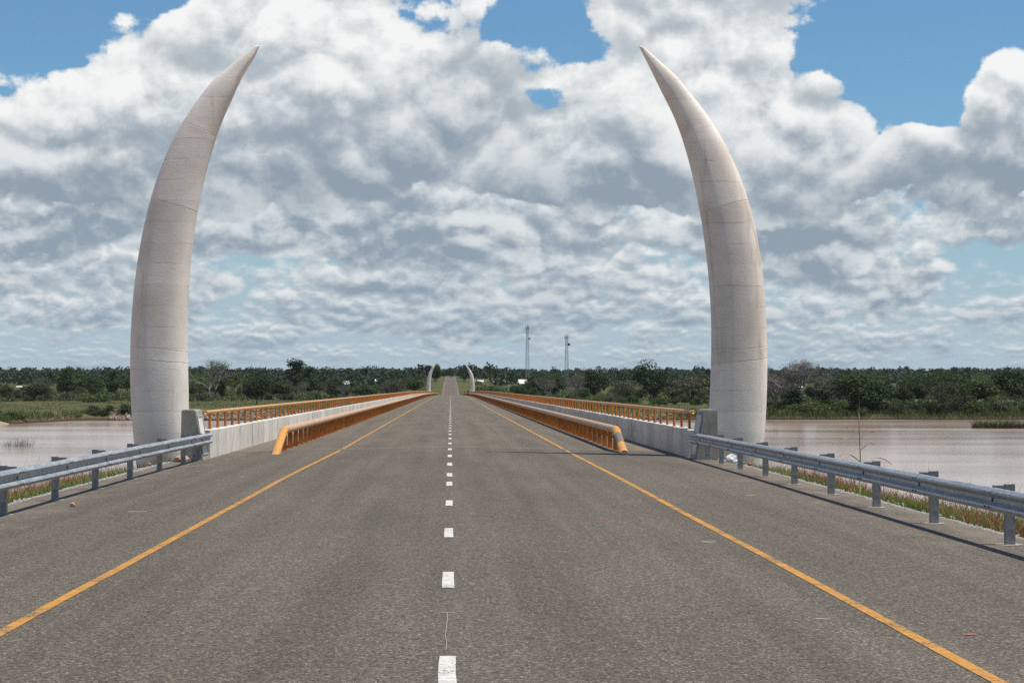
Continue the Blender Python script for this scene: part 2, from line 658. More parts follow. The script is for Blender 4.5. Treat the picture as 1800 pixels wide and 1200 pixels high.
M['tusk'] = m_concrete('tusk_concrete', (.66, .58, .49), (.765, .695, .61), (.44, .335, .23), .75, .75, .10, .8)
M['tusk_pale'] = m_concrete('tusk_concrete_pale', (.71, .635, .555), (.805, .745, .67), (.47, .36, .26), .7, .65, .03, .8)
M['wall'] = m_concrete('parapet_concrete', (.56, .52, .455), (.70, .655, .58), (.28, .25, .20), .6, 0, .26, 1.6)
M['block'] = m_concrete('end_block_concrete', (.27, .25, .205), (.38, .355, .305), (.10, .095, .06), .75, 0, .08, 1.3)
M['mortar'] = m_concrete('mortar', (.34, .31, .26), (.44, .40, .34), (.3, .25, .19), .4, 0, .1, 3)


def m_galv(name, k, rough, metal):
    m, N = material(name)
    v = N.n('ShaderNodeTexVoronoi', feature='F1')
    N.link(N.obj, v.inputs['Vector'])
    v.inputs['Scale'].default_value = 28
    sc_ = N.n('ShaderNodeSeparateColor')
    N.link(v.outputs['Color'], sc_.inputs[0])
    st = N.noise(vscale(N, N.obj, (5, .7, 5)), 2.0, 5, .6)
    c = N.mix(N.mr(N.m('ADD', N.m('MULTIPLY', sc_.outputs[0], .35), st), .35, .95), tuple(k * q for q in (.34, .36, .37)), tuple(k * q for q in (.61, .635, .645)))
    setb(N, c, N.mr(st, .3, .7, rough - .06, rough + .12), metal, .5)
    return m


M['galv'] = m_galv('galvanised_steel', .74, .45, .45)
M['galvpost'] = m_galv('galvanised_post', .45, .55, .35)
M['frame'] = m_galv('galvanised_frame', .8, .5, .3)


def m_flat(name, col, rough=.6, metal=0., var=.15, nscale=3.0, spec=.4, stain=None):
    m, N = material(name)
    t = N.m('ADD', N.mr(N.noise(N.pos, nscale, 5, .6), .3, .7, 1 - var, 1 + var), N.m('MULTIPLY', N.m('SUBTRACT', N.rand, .5), var))
    sc_ = N.n('ShaderNodeVectorMath', operation='SCALE')
    sc_.inputs[0].default_value = col
    N.link(t, sc_.inputs['Scale'])
    c = sc_.outputs[0]
    if stain:
        c = N.mix(N.m('MULTIPLY', N.mr(N.noise(N.pos, nscale * 1.7, 6, .65), .5, .68), stain[1]), c, stain[0])
    setb(N, c, rough, metal, spec)
    return m


M['orange_post'] = m_flat('orange_paint_posts', (.41, .130, .014), .5, 0, .25, 5, .4, ((.20, .07, .03), .45))
M['orange_pipe'] = m_flat('faded_orange_pipe', (.50, .30, .175), .55, 0, .10, 1.5, .35, ((.50, .42, .33), .55))
M['orange_end'] = m_flat('bright_orange_pipe', (.66, .30, .05), .42, 0, .12, 5, .5, ((.42, .22, .08), .5))
M['orange_rail'] = m_flat('orange_handrail', (.62, .32, .12), .5, 0, .12, 3)
M['pipe_grey'] = m_flat('bare_pipe_band', (.20, .16, .125), .6, 0, .15, 9)
M['bolt'] = m_flat('bolt_steel', (.06, .06, .065), .5, .5, .1)
M['reflector'] = m_flat('white_reflector', (.75, .76, .74), .3)
M['stone'] = m_flat('reddish_stone', (.42, .26, .17), .85, 0, .3, 20)
M['bag'] = m_flat('white_plastic_bag', (.72, .72, .70), .5, 0, .1, 12)
M['paper'] = m_flat('pale_scrap', (.38, .345, .29), .8, 0, .1, 12)
M['redleaf'] = m_flat('dry_red_leaf', (.33, .10, .06), .7, 0, .2, 20)


def m_leaf(name, dark, light, var=.35, trans=.22):
    m, N = material(name)
    n = N.noise(N.pos, .55, 3, .6)
    c = N.mix(N.mr(n, .3, .7), dark, light)
    sc_ = N.n('ShaderNodeVectorMath', operation='SCALE')
    N.link(c, sc_.inputs[0])
    nf = N.noise(N.pos, 3.5, 2, .6)
    N.link(N.m('ADD', N.mr(nf, .3, .7, .75, 1.25), N.m('MULTIPLY', N.m('SUBTRACT', N.rand, .5), var)), sc_.inputs['Scale'])
    hs = N.n('ShaderNodeHueSaturation')
    N.link(N.m('ADD', .485, N.m('MULTIPLY', N.m('FRACT', N.m('MULTIPLY', N.rand, 7.31)), .03)), hs.inputs['Hue'])
    N.link(sc_.outputs[0], hs.inputs['Color'])
    setb(N, hs.outputs[0], .65, 0, .25)
    tr = N.n('ShaderNodeBsdfTranslucent')
    N.link(hs.outputs[0], tr.inputs[0])
    mx = N.n('ShaderNodeMixShader')
    mx.inputs[0].default_value = trans
    N.link(N.b.outputs[0], mx.inputs[1])
    N.link(tr.outputs[0], mx.inputs[2])
    out = m.node_tree.nodes['Material Output']
    N.link(mx.outputs[0], out.inputs['Surface'])
    return m


M['leaf_dark'] = m_leaf('leaf_dark', (.023, .042, .011), (.048, .073, .019), .6)
M['leaf_mid'] = m_leaf('leaf_mid', (.037, .063, .016), (.074, .106, .028), .6)
M['leaf_light'] = m_leaf('leaf_light', (.062, .097, .021), (.116, .150, .038), .6)
M['leaf_olive'] = m_leaf('leaf_olive', (.052, .056, .028), (.094, .092, .048), .6)
M['leaf_far'] = m_leaf('leaf_far', (.022, .038, .018), (.040, .058, .026), .2)
M['banana'] = m_leaf('banana_leaf', (.06, .13, .05), (.13, .22, .09))
M['reed'] = m_leaf('reed_blades', (.090, .094, .038), (.150, .140, .066))
M['core'] = m_flat('joint_shadow_filler', (.06, .055, .05), .95)
M['twig'] = m_flat('grey_twigs', (.175, .155, .145), .9, 0, .25, 1.0)
M['bark'] = m_flat('bark', (.085, .068, .055), .9, 0, .3, 2.0)
M['grass_g'] = m_leaf('grass_green', (.10, .15, .025), (.20, .24, .055))
M['grass_r'] = m_leaf('grass_red', (.21, .085, .036), (.33, .155, .075))
M['grass_s'] = m_leaf('grass_straw', (.30, .22, .10), (.46, .36, .19))
M['cane'] = m_leaf('sorghum_green', (.16, .22, .05), (.26, .32, .09))
M['gravel'] = m_flat('gravel', (.30, .285, .265), .85, 0, .5, 35, .4, ((.55, .53, .5), .8))
M['wall_cream'] = m_flat('house_wall', (.42, .37, .30), .85, 0, .1, .5)
M['roof_zinc'] = m_flat('corrugated_zinc', (.45, .44, .42), .45, .2, .1, .6)
M['roof_white'] = m_flat('bright_sheet_roof', (.85, .85, .84), .35, .2, .05, .6)
M['roof_grey'] = m_flat('weathered_roof', (.30, .29, .28), .7, 0, .15, .6)
M['dark'] = m_flat('dark_opening', (.03, .03, .03), .7)
M['door'] = m_flat('brown_door', (.12, .07, .04), .7)
M['mast'] = m_flat('mast_steel', (.22, .24, .25), .55, .3, .1)
M['mast_red'] = m_flat('mast_red', (.40, .16, .12), .6)
M['mast_white'] = m_flat('mast_white', (.55, .56, .55), .6)
M['cloth_dark'] = m_flat('dark_clothes', (.02, .02, .025), .9)
M['cloth_b'] = m_flat('grey_clothes', (.06, .05, .05), .9)
M['carpaint'] = m_flat('dark_vehicle_paint', (.04, .045, .05), .3, .2)
M['glass'] = m_flat('vehicle_glass', (.02, .025, .03), .08)
M['rubber'] = m_flat('rubber', (.02, .02, .02), .9)


def m_ground():
    m, N = material('earth_and_grass')
    sp = N.n('ShaderNodeSeparateXYZ')
    N.link(N.pos, sp.inputs[0])
    nz = N.n('ShaderNodeSeparateXYZ')
    N.link(N.geo.outputs['True Normal'], nz.inputs[0])
    n1 = N.noise(N.pos, .035, 6, .62)
    n2 = N.noise(N.pos, .35, 5, .62)
    n3 = N.noise(N.pos, 6, 4, .6)
    grass = N.mix(N.mr(n1, .35, .65), (.045, .066, .019), (.088, .092, .034))
    grass = N.mix(N.mr(n2, .45, .70), grass, (.15, .115, .055))
    soil = N.mix(N.mr(n2, .35, .65), (.135, .082, .050), (.25, .165, .105))
    steep = N.mr(N.m('ADD', nz.outputs[2], N.m('MULTIPLY', N.m('SUBTRACT', n2, .5), .12)), .965, .90)
    wet = N.mr(N.m('ADD', sp.outputs[2], N.m('MULTIPLY', n2, 1.2)), -6.2, -7.2)
    c = N.mix(N.m('MAXIMUM', steep, wet), grass, soil)
    c = N.mix(N.mr(N.m('ADD', sp.outputs[2], N.m('MULTIPLY', n2, .5)), -6.8, -7.4), c, (.050, .034, .024))
    sc_ = N.n('ShaderNodeVectorMath', operation='SCALE')
    N.link(c, sc_.inputs[0])
    N.link(N.mr(n3, .3, .7, .75, 1.25), sc_.inputs['Scale'])
    setb(N, sc_.outputs[0], .95, 0, .1)
    bump(N, N.m('ADD', n3, N.m('MULTIPLY', n2, 4)), .6, .15)
    return m


M['ground'] = m_ground()
M['sand'] = m_flat('pale_sand', (.33, .245, .165), .95, 0, .3, .5)
M['clod'] = m_flat('bank_rubble', (.20, .15, .115), .95, 0, .6, .4, .2, ((.42, .40, .38), .7))


def m_water():
    m, N = material('muddy_river_water')
    big = N.noise(vscale(N, N.pos, (.010, .020, 1)), 1.0, 3, .55)
    c = N.mix(N.mr(big, .35, .65), (.45, .325, .26), (.54, .41, .335))
    w1 = N.noise(vscale(N, N.pos, (.20, .60, 1)), 1.0, 5, .6)
    w2 = N.noise(vscale(N, N.pos, (1.2, 3.0, 1)), 1.0, 3, .55)
    setb(N, c, N.mr(big, .3, .7, .04, .12), 0, .15)
    N.b.inputs['IOR'].default_value = 1.33
    bump(N, N.m('ADD', N.m('MULTIPLY', w1, 1.0), N.m('MULTIPLY', w2, .14)), .085, .5)
    return m


M['water'] = m_water()

# ------------------------------------------------------------------ terrain, road, bridge deck, river
_zy = np.array([-60, 380, 440, 500, 560, 620, 680, 740, 800, 838, 880, 940, 1000, 1080, 1166, 1190, 1240, 1300, 1400, 1500, 1620, 2000, 9000.0])
_zz = np.array([0, 0, -.08, -.20, -.34, -.50, -.68, -.88, -1.08, -1.22, -1.20, .1, 1.5, 3.4, 5.3, 5.2, 4.1, 4.5, 7.8, 10.4, 11.5, 12, 12.0])
_yy = np.arange(-60, 2100, 2.0)
_zd = np.interp(_yy, _zy, _zz)
_k = np.hanning(25)
_zs = np.convolve(np.pad(_zd, 12, mode='edge'), _k / _k.sum(), 'valid')


def zr(y):
    return np.interp(y, _yy, _zs)


WATER = -8.0
DECK0, DECK1 = 63.0, 838.0


def bank(x):
    b = 600 + 10 * fbm(x / 70 + 5, x * 0 + 2.2, 4) + 7 * fbm(x / 14 + 1, x * 0 + 9.2, 3)
    b = b - 66 * sstep(-110, -121, x)
    return b


def H(x, y):
    x = np.asarray(x, float)
    y = np.asarray(y, float)
    a = np.abs(x)
    rough = fbm(x / 5, y / 5, 3)
    # near embankment that carries the approach road
    prof = np.interp(a, [0, 7.9, 8.6, 11.5, 14, 27, 40], [-.05, -.21, -.40, -.95, -2.2, -9.2, -11]) + rough * .25 * sstep(8.2, 10, a)
    near = lerp(prof, -11, sstep(61.5, 80, y + .6 * rough))
    # far side
    t = y - bank(x)
    left = np.interp(t, [-60, -12, 0, 2, 9, 12, 14, 40], [-11, -9.2, -8.0, -7.6, -7.0, -5.9, -5.2, -4.9])
    right = np.interp(t, [-60, -12, 0, 2, 9, 22, 60], [-11, -9.2, -8.0, -7.3, -6.6, -5.9, -5.2])
    sb = np.interp(t, [-60, -12, 0, 3, 10, 25, 50], [-11, -9.0, -8.0, -7.5, -6.9, -6.3, -5.2])
    wl = sstep(5, -5, x)
    bk = lerp(right, lerp(left, sb, sstep(-109, -116, x)), wl) + .5 * fbm(x / 9, y / 9, 4) * sstep(2, 14, t)
    land = np.interp(y, [600, 1000, 1200, 1500, 2000, 2500, 3000, 4000, 7000, 30000], [0, .7, 3.0, 8.5, 14.5, 20.5, 26, 28, 20, 0])
    far = bk + land * sstep(0, 40, t) + fbm(x / 180, y / 180, 4) * sstep(1000, 2200, y) * 5
    corr = zr(y) - .12 - np.maximum(a - 5, 0) * .02
    w = sstep(26 + .05 * np.maximum(y - 870, 0), 7, a) * sstep(826, 846, y) * sstep(1800, 1600, y)
    far = lerp(far, corr + .25 * rough * sstep(5, 9, a), w)
    s = sstep(200, 260, y)
    return lerp(near, far, s)


def axis(parts):
    out = []
    for a, b, n in parts:
        out += list(np.linspace(a, b, n, endpoint=False))
    return np.array(out + [parts[-1][1]])


hx = axis([(0, 7.8, 4), (7.8, 16, 18), (16, 44, 14), (44, 260, 60), (260, 800, 40), (800, 2600, 22), (2600, 12000, 10)])
gx = np.concatenate([-hx[::-1], hx[1:]])
gy = axis([(-80, 0, 16), (0, 86, 86), (86, 500, 16), (500, 660, 70), (660, 1300, 70), (1300, 3200, 60), (3200, 6000, 16), (6000, 30000, 10)])
GX, GY = np.meshgrid(gx, gy)
GZ = H(GX, GY)
nx_, ny_ = len(gx), len(gy)
V_ = np.stack([GX, GY, GZ], -1).reshape(-1, 3)
ii = (np.arange(ny_ - 1)[:, None] * nx_ + np.arange(nx_ - 1)[None]).reshape(-1)
F_ = np.stack([ii, ii + 1, ii + nx_ + 1, ii + nx_], -1)
tme = arr_mesh('terrain', V_, F_, M['ground'])
tme.polygons.foreach_set('use_smooth', [True] * len(tme.polygons))
tag(link('terrain', tme), kind='structure')

wv = MB()
wv.add([(-9000, -200, WATER), (9000, -200, WATER), (9000, 900, WATER), (-9000, 900, WATER)], [(0, 1, 2, 3)])
tag(wv.build('river_water', M['water']), kind='structure')


def strip(name, ys, xs, dz, mat, parent=None, camber=.02):
    mb = MB()
    vv = []
    for y in ys:
        z = float(zr(y))
        for x in xs:
            vv.append((x, y, z - camber * abs(x) + dz))
    n = len(xs)
    ff = [(i * n + k, i * n + k + 1, (i + 1) * n + k + 1, (i + 1) * n + k) for i in range(len(ys) - 1) for k in range(n - 1)]
    mb.add(vv, ff)
    return mb.build(name, mat, parent)


# approach road with a ragged edge
mb = MB()
ys = np.arange(-30, 63.01, .5)
vv = []
for y in ys:
    e = 7.72 if y < 55.5 else 7.4
    el = -e - .10 * float(fbm(np.array(y * .9), np.array(1.5), 3)) * (y < 55)
    er = e + .10 * float(fbm(np.array(y * .9), np.array(7.5), 3)) * (y < 55)
    for x in (el, -3.6, 0, 3.6, er):
        vv.append((x, y, float(zr(y)) - .02 * abs(x)))
    for x in (el - .06, er + .06):
        vv.append((x, y, float(zr(y)) - .02 * abs(x) - .09))
ff = []
for i in range(len(ys) - 1):
    a, b = i * 7, i * 7 + 7
    for k in range(4):
        ff.append((a + k, a + k + 1, b + k + 1, b + k))
    ff.append((a + 5, a, b, b + 5))
    ff.append((a + 4, a + 6, b + 6, b + 4))
mb.add(vv, ff)
road = tag(mb.build('approach_road', M['asphalt']), kind='structure')

ys = np.concatenate([np.arange(DECK0, 400, 8), np.arange(400, DECK1 + .1, 6)])
mb = MB()
prof = [(-7.45, -1.9), (-7.45, -.1491), (0, 0), (7.45, -.1491), (7.45, -1.9)]
vv = [(x, y, float(zr(y)) + z) for y in ys for (x, z) in prof]
ff = [(i * 5 + k, i * 5 + k + 1, (i + 1) * 5 + k + 1, (i + 1) * 5 + k) for i in range(len(ys) - 1) for k in range(4)]
ff += [(i * 5 + 4, i * 5, (i + 1) * 5, (i + 1) * 5 + 4) for i in range(len(ys) - 1)]
ff += [(0, 1, 2, 3, 4), tuple(reversed([(len(ys) - 1) * 5 + k for k in range(5)]))]
mb.add(vv, ff)
deck = tag(mb.build('bridge_deck', M['deck']), kind='structure')

ys = np.arange(DECK1, 1600, 6)
farroad = tag(strip('far_road', ys, (-3.9, -3.2, 0, 3.2, 3.9), -.0, M['farroad']), kind='structure')

# expansion joint between approach and deck
mb = MB()
for x0, x1 in ((-6.9, 0), (0, 6.9)):
    z0, z1 = -.02 * abs(x0) + .004, -.02 * abs(x1) + .004
    mb.add([(x0, 62.93, z0), (x1, 62.93, z1), (x1, 63.05, z1), (x0, 63.05, z0)], [(0, 1, 2, 3)])
mb.build('expansion_joint', M['mortar'], deck)


def line_strip(name, path, width, parent, mat, dz=.005):
    """painted line along points (x, y)"""
    mb = MB()
    vv, n = [], len(path)
    for x, y in path:
        for s in (-.5, .5):
            xx = x + s * width
            vv.append((xx, y, float(zr(y)) - .02 * abs(xx) + dz))
    mb.add(vv, [(2 * i, 2 * i + 1, 2 * i + 3, 2 * i + 2) for i in range(n - 1)])
    return mb.build(name, mat, parent)


def wobble(y, k):
    return .02 * float(fbm(np.array(y * .13), np.array(k), 3))


for sx, pts in ((-1, [(-3.62, -30), (-3.62, 42), (-3.56, 52), (-3.46, 62.9)]), (1, [(3.68, -30), (3.68, 45), (3.63, 62.9)])):
    yy = np.arange(-30, 62.9, 1.0)
    xx = np.interp(yy, [p[1] for p in pts], [p[0] for p in pts])
    line_strip('edge_line', [(x + wobble(y, sx), y) for x, y in zip(xx, yy)], .115, road, M['yellow'])
    yy = np.concatenate([np.arange(63.1, 400, 4), np.arange(400, DECK1 - 1, 6)])
    xe = -3.46 if sx < 0 else 3.62
    line_strip('edge_line', [(xe + wobble(y, sx + 4), y) for y in yy], .12, deck, M['yellow'])

dashes = [(-11.8, 1.6), (-5.4, 1.6), (1, 1.6), (7.2, 1.6), (13.1, 1.7), (19.5, 1.6), (25.8, 1.6), (32.4, 1.5), (38.9, 1.6), (42.9, 1.7), (48.8, 1.9), (54.7, 1.8), (60.6, 1.8)]
y = 67.0
while y < DECK1 - 5:
    dashes.append((y, 1.9))
    y += 6.4
dash_mesh = {}
for y, ln in dashes:
    if ln not in dash_mesh:
        mb = MB()
        nseg = 4
        vv = []
        for i in range(nseg + 1):
            t = -ln / 2 + ln * i / nseg
            for x in (-.058, 0, .058):
                vv.append((x + rnd.uniform(-.004, .004), t, -.02 * abs(x)))
        mb.add(vv, [(3 * i + k, 3 * i + k + 1, 3 * i + 4 + k, 3 * i + 3 + k) for i in range(nseg) for k in range(2)])
        dash_mesh[ln] = mb.mesh('lane_dash', M['white'])
    o = link('lane_dash', dash_mesh[ln], road if y < 63 else deck, (-.02, y, float(zr(y)) + .005))
    sl_ = float(zr(y + 1) - zr(y - 1)) / 2
    o.rotation_euler = (math.atan(sl_), 0, 0)

# trickle of white paint between two dashes
mb = MB()
pts = [at(787, 1072, 16.7)]
path = [(.01, 16.6), (.012, 16.1), (.004, 15.7), (.0, 15.3), (-.004, 15.05), (.004, 14.8), (.008, 14.5), (.0, 14.25)]
vv = []
for x, y in path:
    vv += [(x - .035 - .0022, y, .006), (x - .035 + .0022, y, .006)]
mb.add(vv, [(2 * i, 2 * i + 1, 2 * i + 3, 2 * i + 2) for i in range(len(path) - 1)])
mb.add([(-.075, 16.62, .006), (.03, 16.62, .006), (.03, 16.635, .006), (-.075, 16.635, .006)], [(0, 1, 2, 3)])
mb.build('paint_trickle', M['mortar'], road)

# ------------------------------------------------------------------ tusks
TD = 58.5


def tusk_mesh_parts(Ltab, Rtab, tip, base_x):
    """edge tables (py, px) of the outline -> list of segment meshes in local coordinates"""
    def edge(tab):
        py = np.array([t[0] for t in tab], float)
        px = np.array([t[1] for t in tab], float)
        yy = np.linspace(tip[1] + 2.5, 826, 400)
        c = np.polyfit((py[4:] - 450) / 350, px[4:], 5)
        smooth = np.polyval(c, (yy - 450) / 350)
        raw = np.interp(yy, py, px)
        kk = np.hanning(31)
        raw = np.convolve(np.pad(raw, 15, mode='reflect', reflect_type='odd'), kk / kk.sum(), 'valid')
        xx = lerp(raw, smooth, sstep(150, 230, yy))
        P = [at(x, y, TD) for x, y in zip(xx, yy)]
        return np.array([(p.x, p.z) for p in P])[::-1]          # base -> tip
    L, R = edge(Ltab), edge(Rtab)

    def resample(C, n):
        d = np.concatenate([[0], np.cumsum(np.hypot(*np.diff(C, axis=0).T))])
        s = np.linspace(0, d[-1], n)
        return np.stack([np.interp(s, d, C[:, 0]), np.interp(s, d, C[:, 1])], 1), d[-1]
    n = 141
    L, ll = resample(L, n)
    R, lr = resample(R, n)
    NA = 40
    ang = np.linspace(0, 2 * np.pi, NA, endpoint=False)
    ca, sa = np.cos(ang), np.sin(ang)
    e = 2 / 2.7
    ux, uy = np.sign(ca) * np.abs(ca) ** e, np.sign(sa) * np.abs(sa) ** e
    C = (L + R) / 2
    Wv = (R - L) / 2
    hw = np.hypot(Wv[:, 0], Wv[:, 1])

    def ring(t, k=1.0, sh=0.0):
        t = min(max(t, 0), n - 1.001)
        i = int(t)
        f = t - i
        c = lerp(C[i], C[i + 1], f)
        w = lerp(Wv[i], Wv[i + 1], f) * k
        h = lerp(hw[i], hw[i + 1], f) * k
        ax = C[i + 1] - C[i]
        ax = ax / np.hypot(*ax)
        out = []
        for j in range(NA):
            wob = sh * (vnoise(np.array(ang[j] * 2.2 + 3), np.array(t * .37)) * 1.0 + vnoise(np.array(ang[j] * 7), np.array(t)) * .5)
            out.append((c[0] + w[0] * ux[j] + ax[0] * wob - base_x, h * .95 * uy[j], c[1] + w[1] * ux[j] + ax[1] * wob))
        return out
    total = (ll + lr) / 2
    step = total / (n - 1)
    cuts = [0, .243, .268, .592, .772, .905, 1.0]
    meshes = []
    for q in range(len(cuts) - 1):
        a, b = cuts[q] * (n - 1), cuts[q + 1] * (n - 1)
        rings = []
        g = .012 / step
        if q > 0:
            rings += [ring(a, .990, .06), ring(a + g * .5, .998, .06), ring(a + g, 1.0 + .002 * (q % 2), .06), ring(a + 2 * g, 1.0 + .002 * (q % 2), .06), ring(a + 8 * g, 1.0, .0)]
        else:
            rings += [ring(a, 1.0)]
        m = max(int((b - a) / 2.0), 3)
        for i in range(1, m):
            t = lerp(a, b, i / m)
            if t - a > 10 * g and b - t > 10 * g:
                rings.append(ring(t, 1.0))
        if q < len(cuts) - 2:
            rings += [ring(b - 8 * g, 1.0, 0), ring(b - 2 * g, 1.0, .06), ring(b - g, 1.0, .06), ring(b - g * .5, .998, .06), ring(b, .990, .06)]
        else:
            rings += [ring(b, 1.0)]
            tipc = C[-1]
            ax = C[-1] - C[-3]
            ax = ax / np.hypot(*ax)
            r0 = hw[-1]
            for th in (.35, .7, 1.05, 1.35):
                rr = ring(n - 1.001, math.cos(th))
                rings.append([(p[0] + ax[0] * r0 * math.sin(th), p[1], p[2] + ax[1] * r0 * math.sin(th)) for p in rr])
        mb = MB()
        vv = [p for r in rings for p in r]
        ff = [(i * NA + j, i * NA + (j + 1) % NA, (i + 1) * NA + (j + 1) % NA, (i + 1) * NA + j) for i in range(len(rings) - 1) for j in range(NA)]
        ff.append(tuple(reversed(range(NA))))
        ff.append(tuple((len(rings) - 1) * NA + j for j in range(NA)))
        mb.add(vv, ff)
        me = mb.mesh('segment', M['tusk_pale'] if q == 0 else M['tusk'], True)
        nr = len(rings) - 1
        sharp = ([0, 1] if q > 0 else []) + ([nr - 2, nr - 1] if q < len(cuts) - 2 else [])
        for i in sharp:
            for j in range(NA):
                me.polygons[i * NA + j].use_smooth = False
        meshes.append(me)
    return meshes


Lt_L = [(84.5, 445.5), (92, 435.5), (107.5, 413), (123, 396), (136, 381.7), (149, 367.4), (199, 333), (250, 304), (275, 292), (313, 277), (377, 258), (440, 246.5), (483, 240.7), (547, 233.7), (610, 230), (645, 229.6), (705, 231.8), (737, 233.7), (781, 237.5), (820, 241)]
Lt_R = [(84.5, 455), (92, 453), (107.5, 444.4), (123, 432.5), (136, 425), (149, 418.7), (199, 397.5), (250, 377.5), (275, 367.4), (313, 358), (377, 345), (440, 338.5), (483, 334), (547, 329.4), (610, 328), (645, 328.8), (705, 331.5), (737, 332), (781, 330), (820, 327)]
Rt_L = [(84.5, 1124.5), (92, 1128), (107.5, 1136.4), (123, 1144.3), (136, 1150.7), (152, 1158.6), (199, 1181.7), (250, 1200.7), (275, 1211.5), (313, 1219.5), (377, 1232), (440, 1240), (487, 1246), (553, 1251), (620, 1252), (653, 1250.7), (720, 1246.7), (753, 1245.7), (810, 1246.7)]
Rt_R = [(84.5, 1133.5), (92, 1142), (107.5, 1158.6), (123, 1176), (136, 1191.5), (152, 1203), (199, 1239), (250, 1271), (275, 1285), (313, 1302), (377, 1320), (440, 1332), (487, 1340), (553, 1346), (620, 1348), (653, 1347), (720, 1345), (753, 1343), (810, 1337)]
bxl, bxr = at(284, 818, TD).x, at(1292, 818, TD).x
tl = tusk_mesh_parts(Lt_L, Lt_R, (450, 81), bxl)
tr_ = tusk_mesh_parts(Rt_L, Rt_R, (1128, 82), bxr)
FAR_T = 770.0
for nm, meshes, bx, lab, yy, dz in (('elephant_tusk', tl, bxl, 'tall pale concrete tusk curving right, left of the road in front', TD, 0),
                                    ('elephant_tusk', tr_, bxr, 'tall pale concrete tusk curving left, right of the road in front', TD, 0),
                                    ('elephant_tusk', tl, bxl, 'tiny distant concrete tusk left of the road at the bridge far end', FAR_T, -1.05),
                                    ('elephant_tusk', tr_, bxr, 'tiny distant concrete tusk right of the road at the bridge far end', FAR_T, -1.05)):
    t = thing(nm, lab, 'tusk monument', (bx, yy, dz), group='concrete tusks at the bridge ends')
    for me in meshes:
        link('segment', me, t)
    # footing
    mb = MB()
    mb.box(-1.25, 1.25, -1.2, 1.2, -3.2 if yy < 100 else -6, -.62, bev=.05)
    mb.build('footing', M['block'], t)

# ------------------------------------------------------------------ end blocks of the parapet
for sx, lab in ((-1, 'grey concrete end block beside the left tusk, guardrail bolted on'), (1, 'stained grey concrete end block beside the right tusk')):
    t = thing('parapet_end_block', lab, 'concrete block', (sx * 7.2, 55.3, -.16), group='parapet end blocks')
    Y0, Y1 = 0.0, 1.45
    xb0, xb1, xt0, xt1, zt = -.36, .26, -.34, .05, 1.44       # x measured towards the road
    def bx_(x, y, z):
        return (-sx * x, y, z)
    prof = [(xb0, -.5), (xb1, -.5), (xb1, .08), (xt1, zt - .03), (xt1 - .03, zt), (xt0 + .03, zt), (xt0, zt - .03)]
    bm = bmesh.new()
    rings = []
    for y in (Y0, Y1):
        rings.append([bm.verts.new(bx_(x, y, z)) for x, z in prof])
    n = len(prof)
    for k in range(n):
        bm.faces.new((rings[0][k], rings[0][(k + 1) % n], rings[1][(k + 1) % n], rings[1][k]))
    bm.faces.new(rings[0])
    bm.faces.new(list(reversed(rings[1])))
    bmesh.ops.recalc_face_normals(bm, faces=bm.faces[:])
    bmesh.ops.bevel(bm, geom=bm.edges[:], offset=.018, segments=2, affect='EDGES')
    me = bpy.data.meshes.new('body')
    bm.to_mesh(me)
    bm.free()
    me.materials.append(M['block'])
    link('body', me, t)
    # framed plate on the sloping road-side face
    def sl2(u, v, d):                                # u along y, v up the slope 0..1, d proud
        z = .16 + v * (zt - .30)
        x = lerp(xb1, xt1, (z - .08) / (zt - .11)) + d
        return bx_(x, u, z)
    for nm, (u0, u1, v0, v1), d0, d1, mat in (('plate', (.22, 1.22, .05, .93), -.02, .008, M['wall']), ('plate_frame', (.14, 1.30, .0, .05), -.02, .022, M['frame']), ('plate_frame', (.14, 1.30, .93, .98), -.02, .022, M['frame']),
                                              ('plate_frame', (.14, .22, .05, .93), -.02, .022, M['frame']), ('plate_frame', (1.22, 1.30, .05, .93), -.02, .022, M['frame'])):
        mb = MB()
        vv = [sl2(u, v, d) for d in (d0, d1) for (u, v) in ((u0, v0), (u1, v0), (u1, v1), (u0, v1))]
        mb.add(vv, [(0, 1, 2, 3), (4, 5, 6, 7), (0, 1, 5, 4), (1, 2, 6, 5), (2, 3, 7, 6), (3, 0, 4, 7)])
        mb.build(nm, mat, t)

# ------------------------------------------------------------------ concrete parapets of upright panels
PX0, PX1, PTOP = 6.93, 7.35, .84
for sx, lab in ((-1, 'pale sunlit concrete parapet of upright panels along the left bridge edge'), (1, 'grey shaded concrete parapet of upright panels along the right bridge edge')):
    t = thing('bridge_parapet', lab, 'parapet', (sx * PX0, 57.0, 0), group='bridge parapets')
    mb = MB()
    a, b = sorted((0, sx * (PX1 - PX0)))
    mb.box(a, b, 0, 1.955, -.16, PTOP - .16, bev=.014)
    pm = mb.mesh('panel', M['wall'])
    NP = 150
    L = 770.0
    for i in range(NP):
        y = i * 2.0 + (.05 if i > 1 else 0)
        link('panel', pm, t, (rnd.uniform(-.016, .016), y, float(zr(57 + y)) + rnd.uniform(-.006, .006)))
    mb = MB()
    i = NP
    while i * 2 < L:
        y = i * 2.0 + .05
        z = float(zr(57 + y))
        o = rnd.uniform(-.01, .01)
        mb.box(a + o, b + o, y, y + 1.975, z - .16, z + PTOP - .16)
        i += 1
    tag(mb.build('panel_row', M['wall'], t), kind='stuff')
    mb = MB()
    ys = np.arange(.1, L, 10.0)
    vv = [(sx * x, y, float(zr(57 + y)) + z) for y in ys for (x, z) in ((.14, -.3), (.14, PTOP - .22), (PX1 - PX0 - .05, PTOP - .22), (PX1 - PX0 - .05, -.3))]
    mb.add(vv, [(i * 4 + k, i * 4 + (k + 1) % 4, i * 4 + 4 + (k + 1) % 4, i * 4 + 4 + k) for i in range(len(ys) - 1) for k in range(4)])
    mb.build('core', M['core'], t)

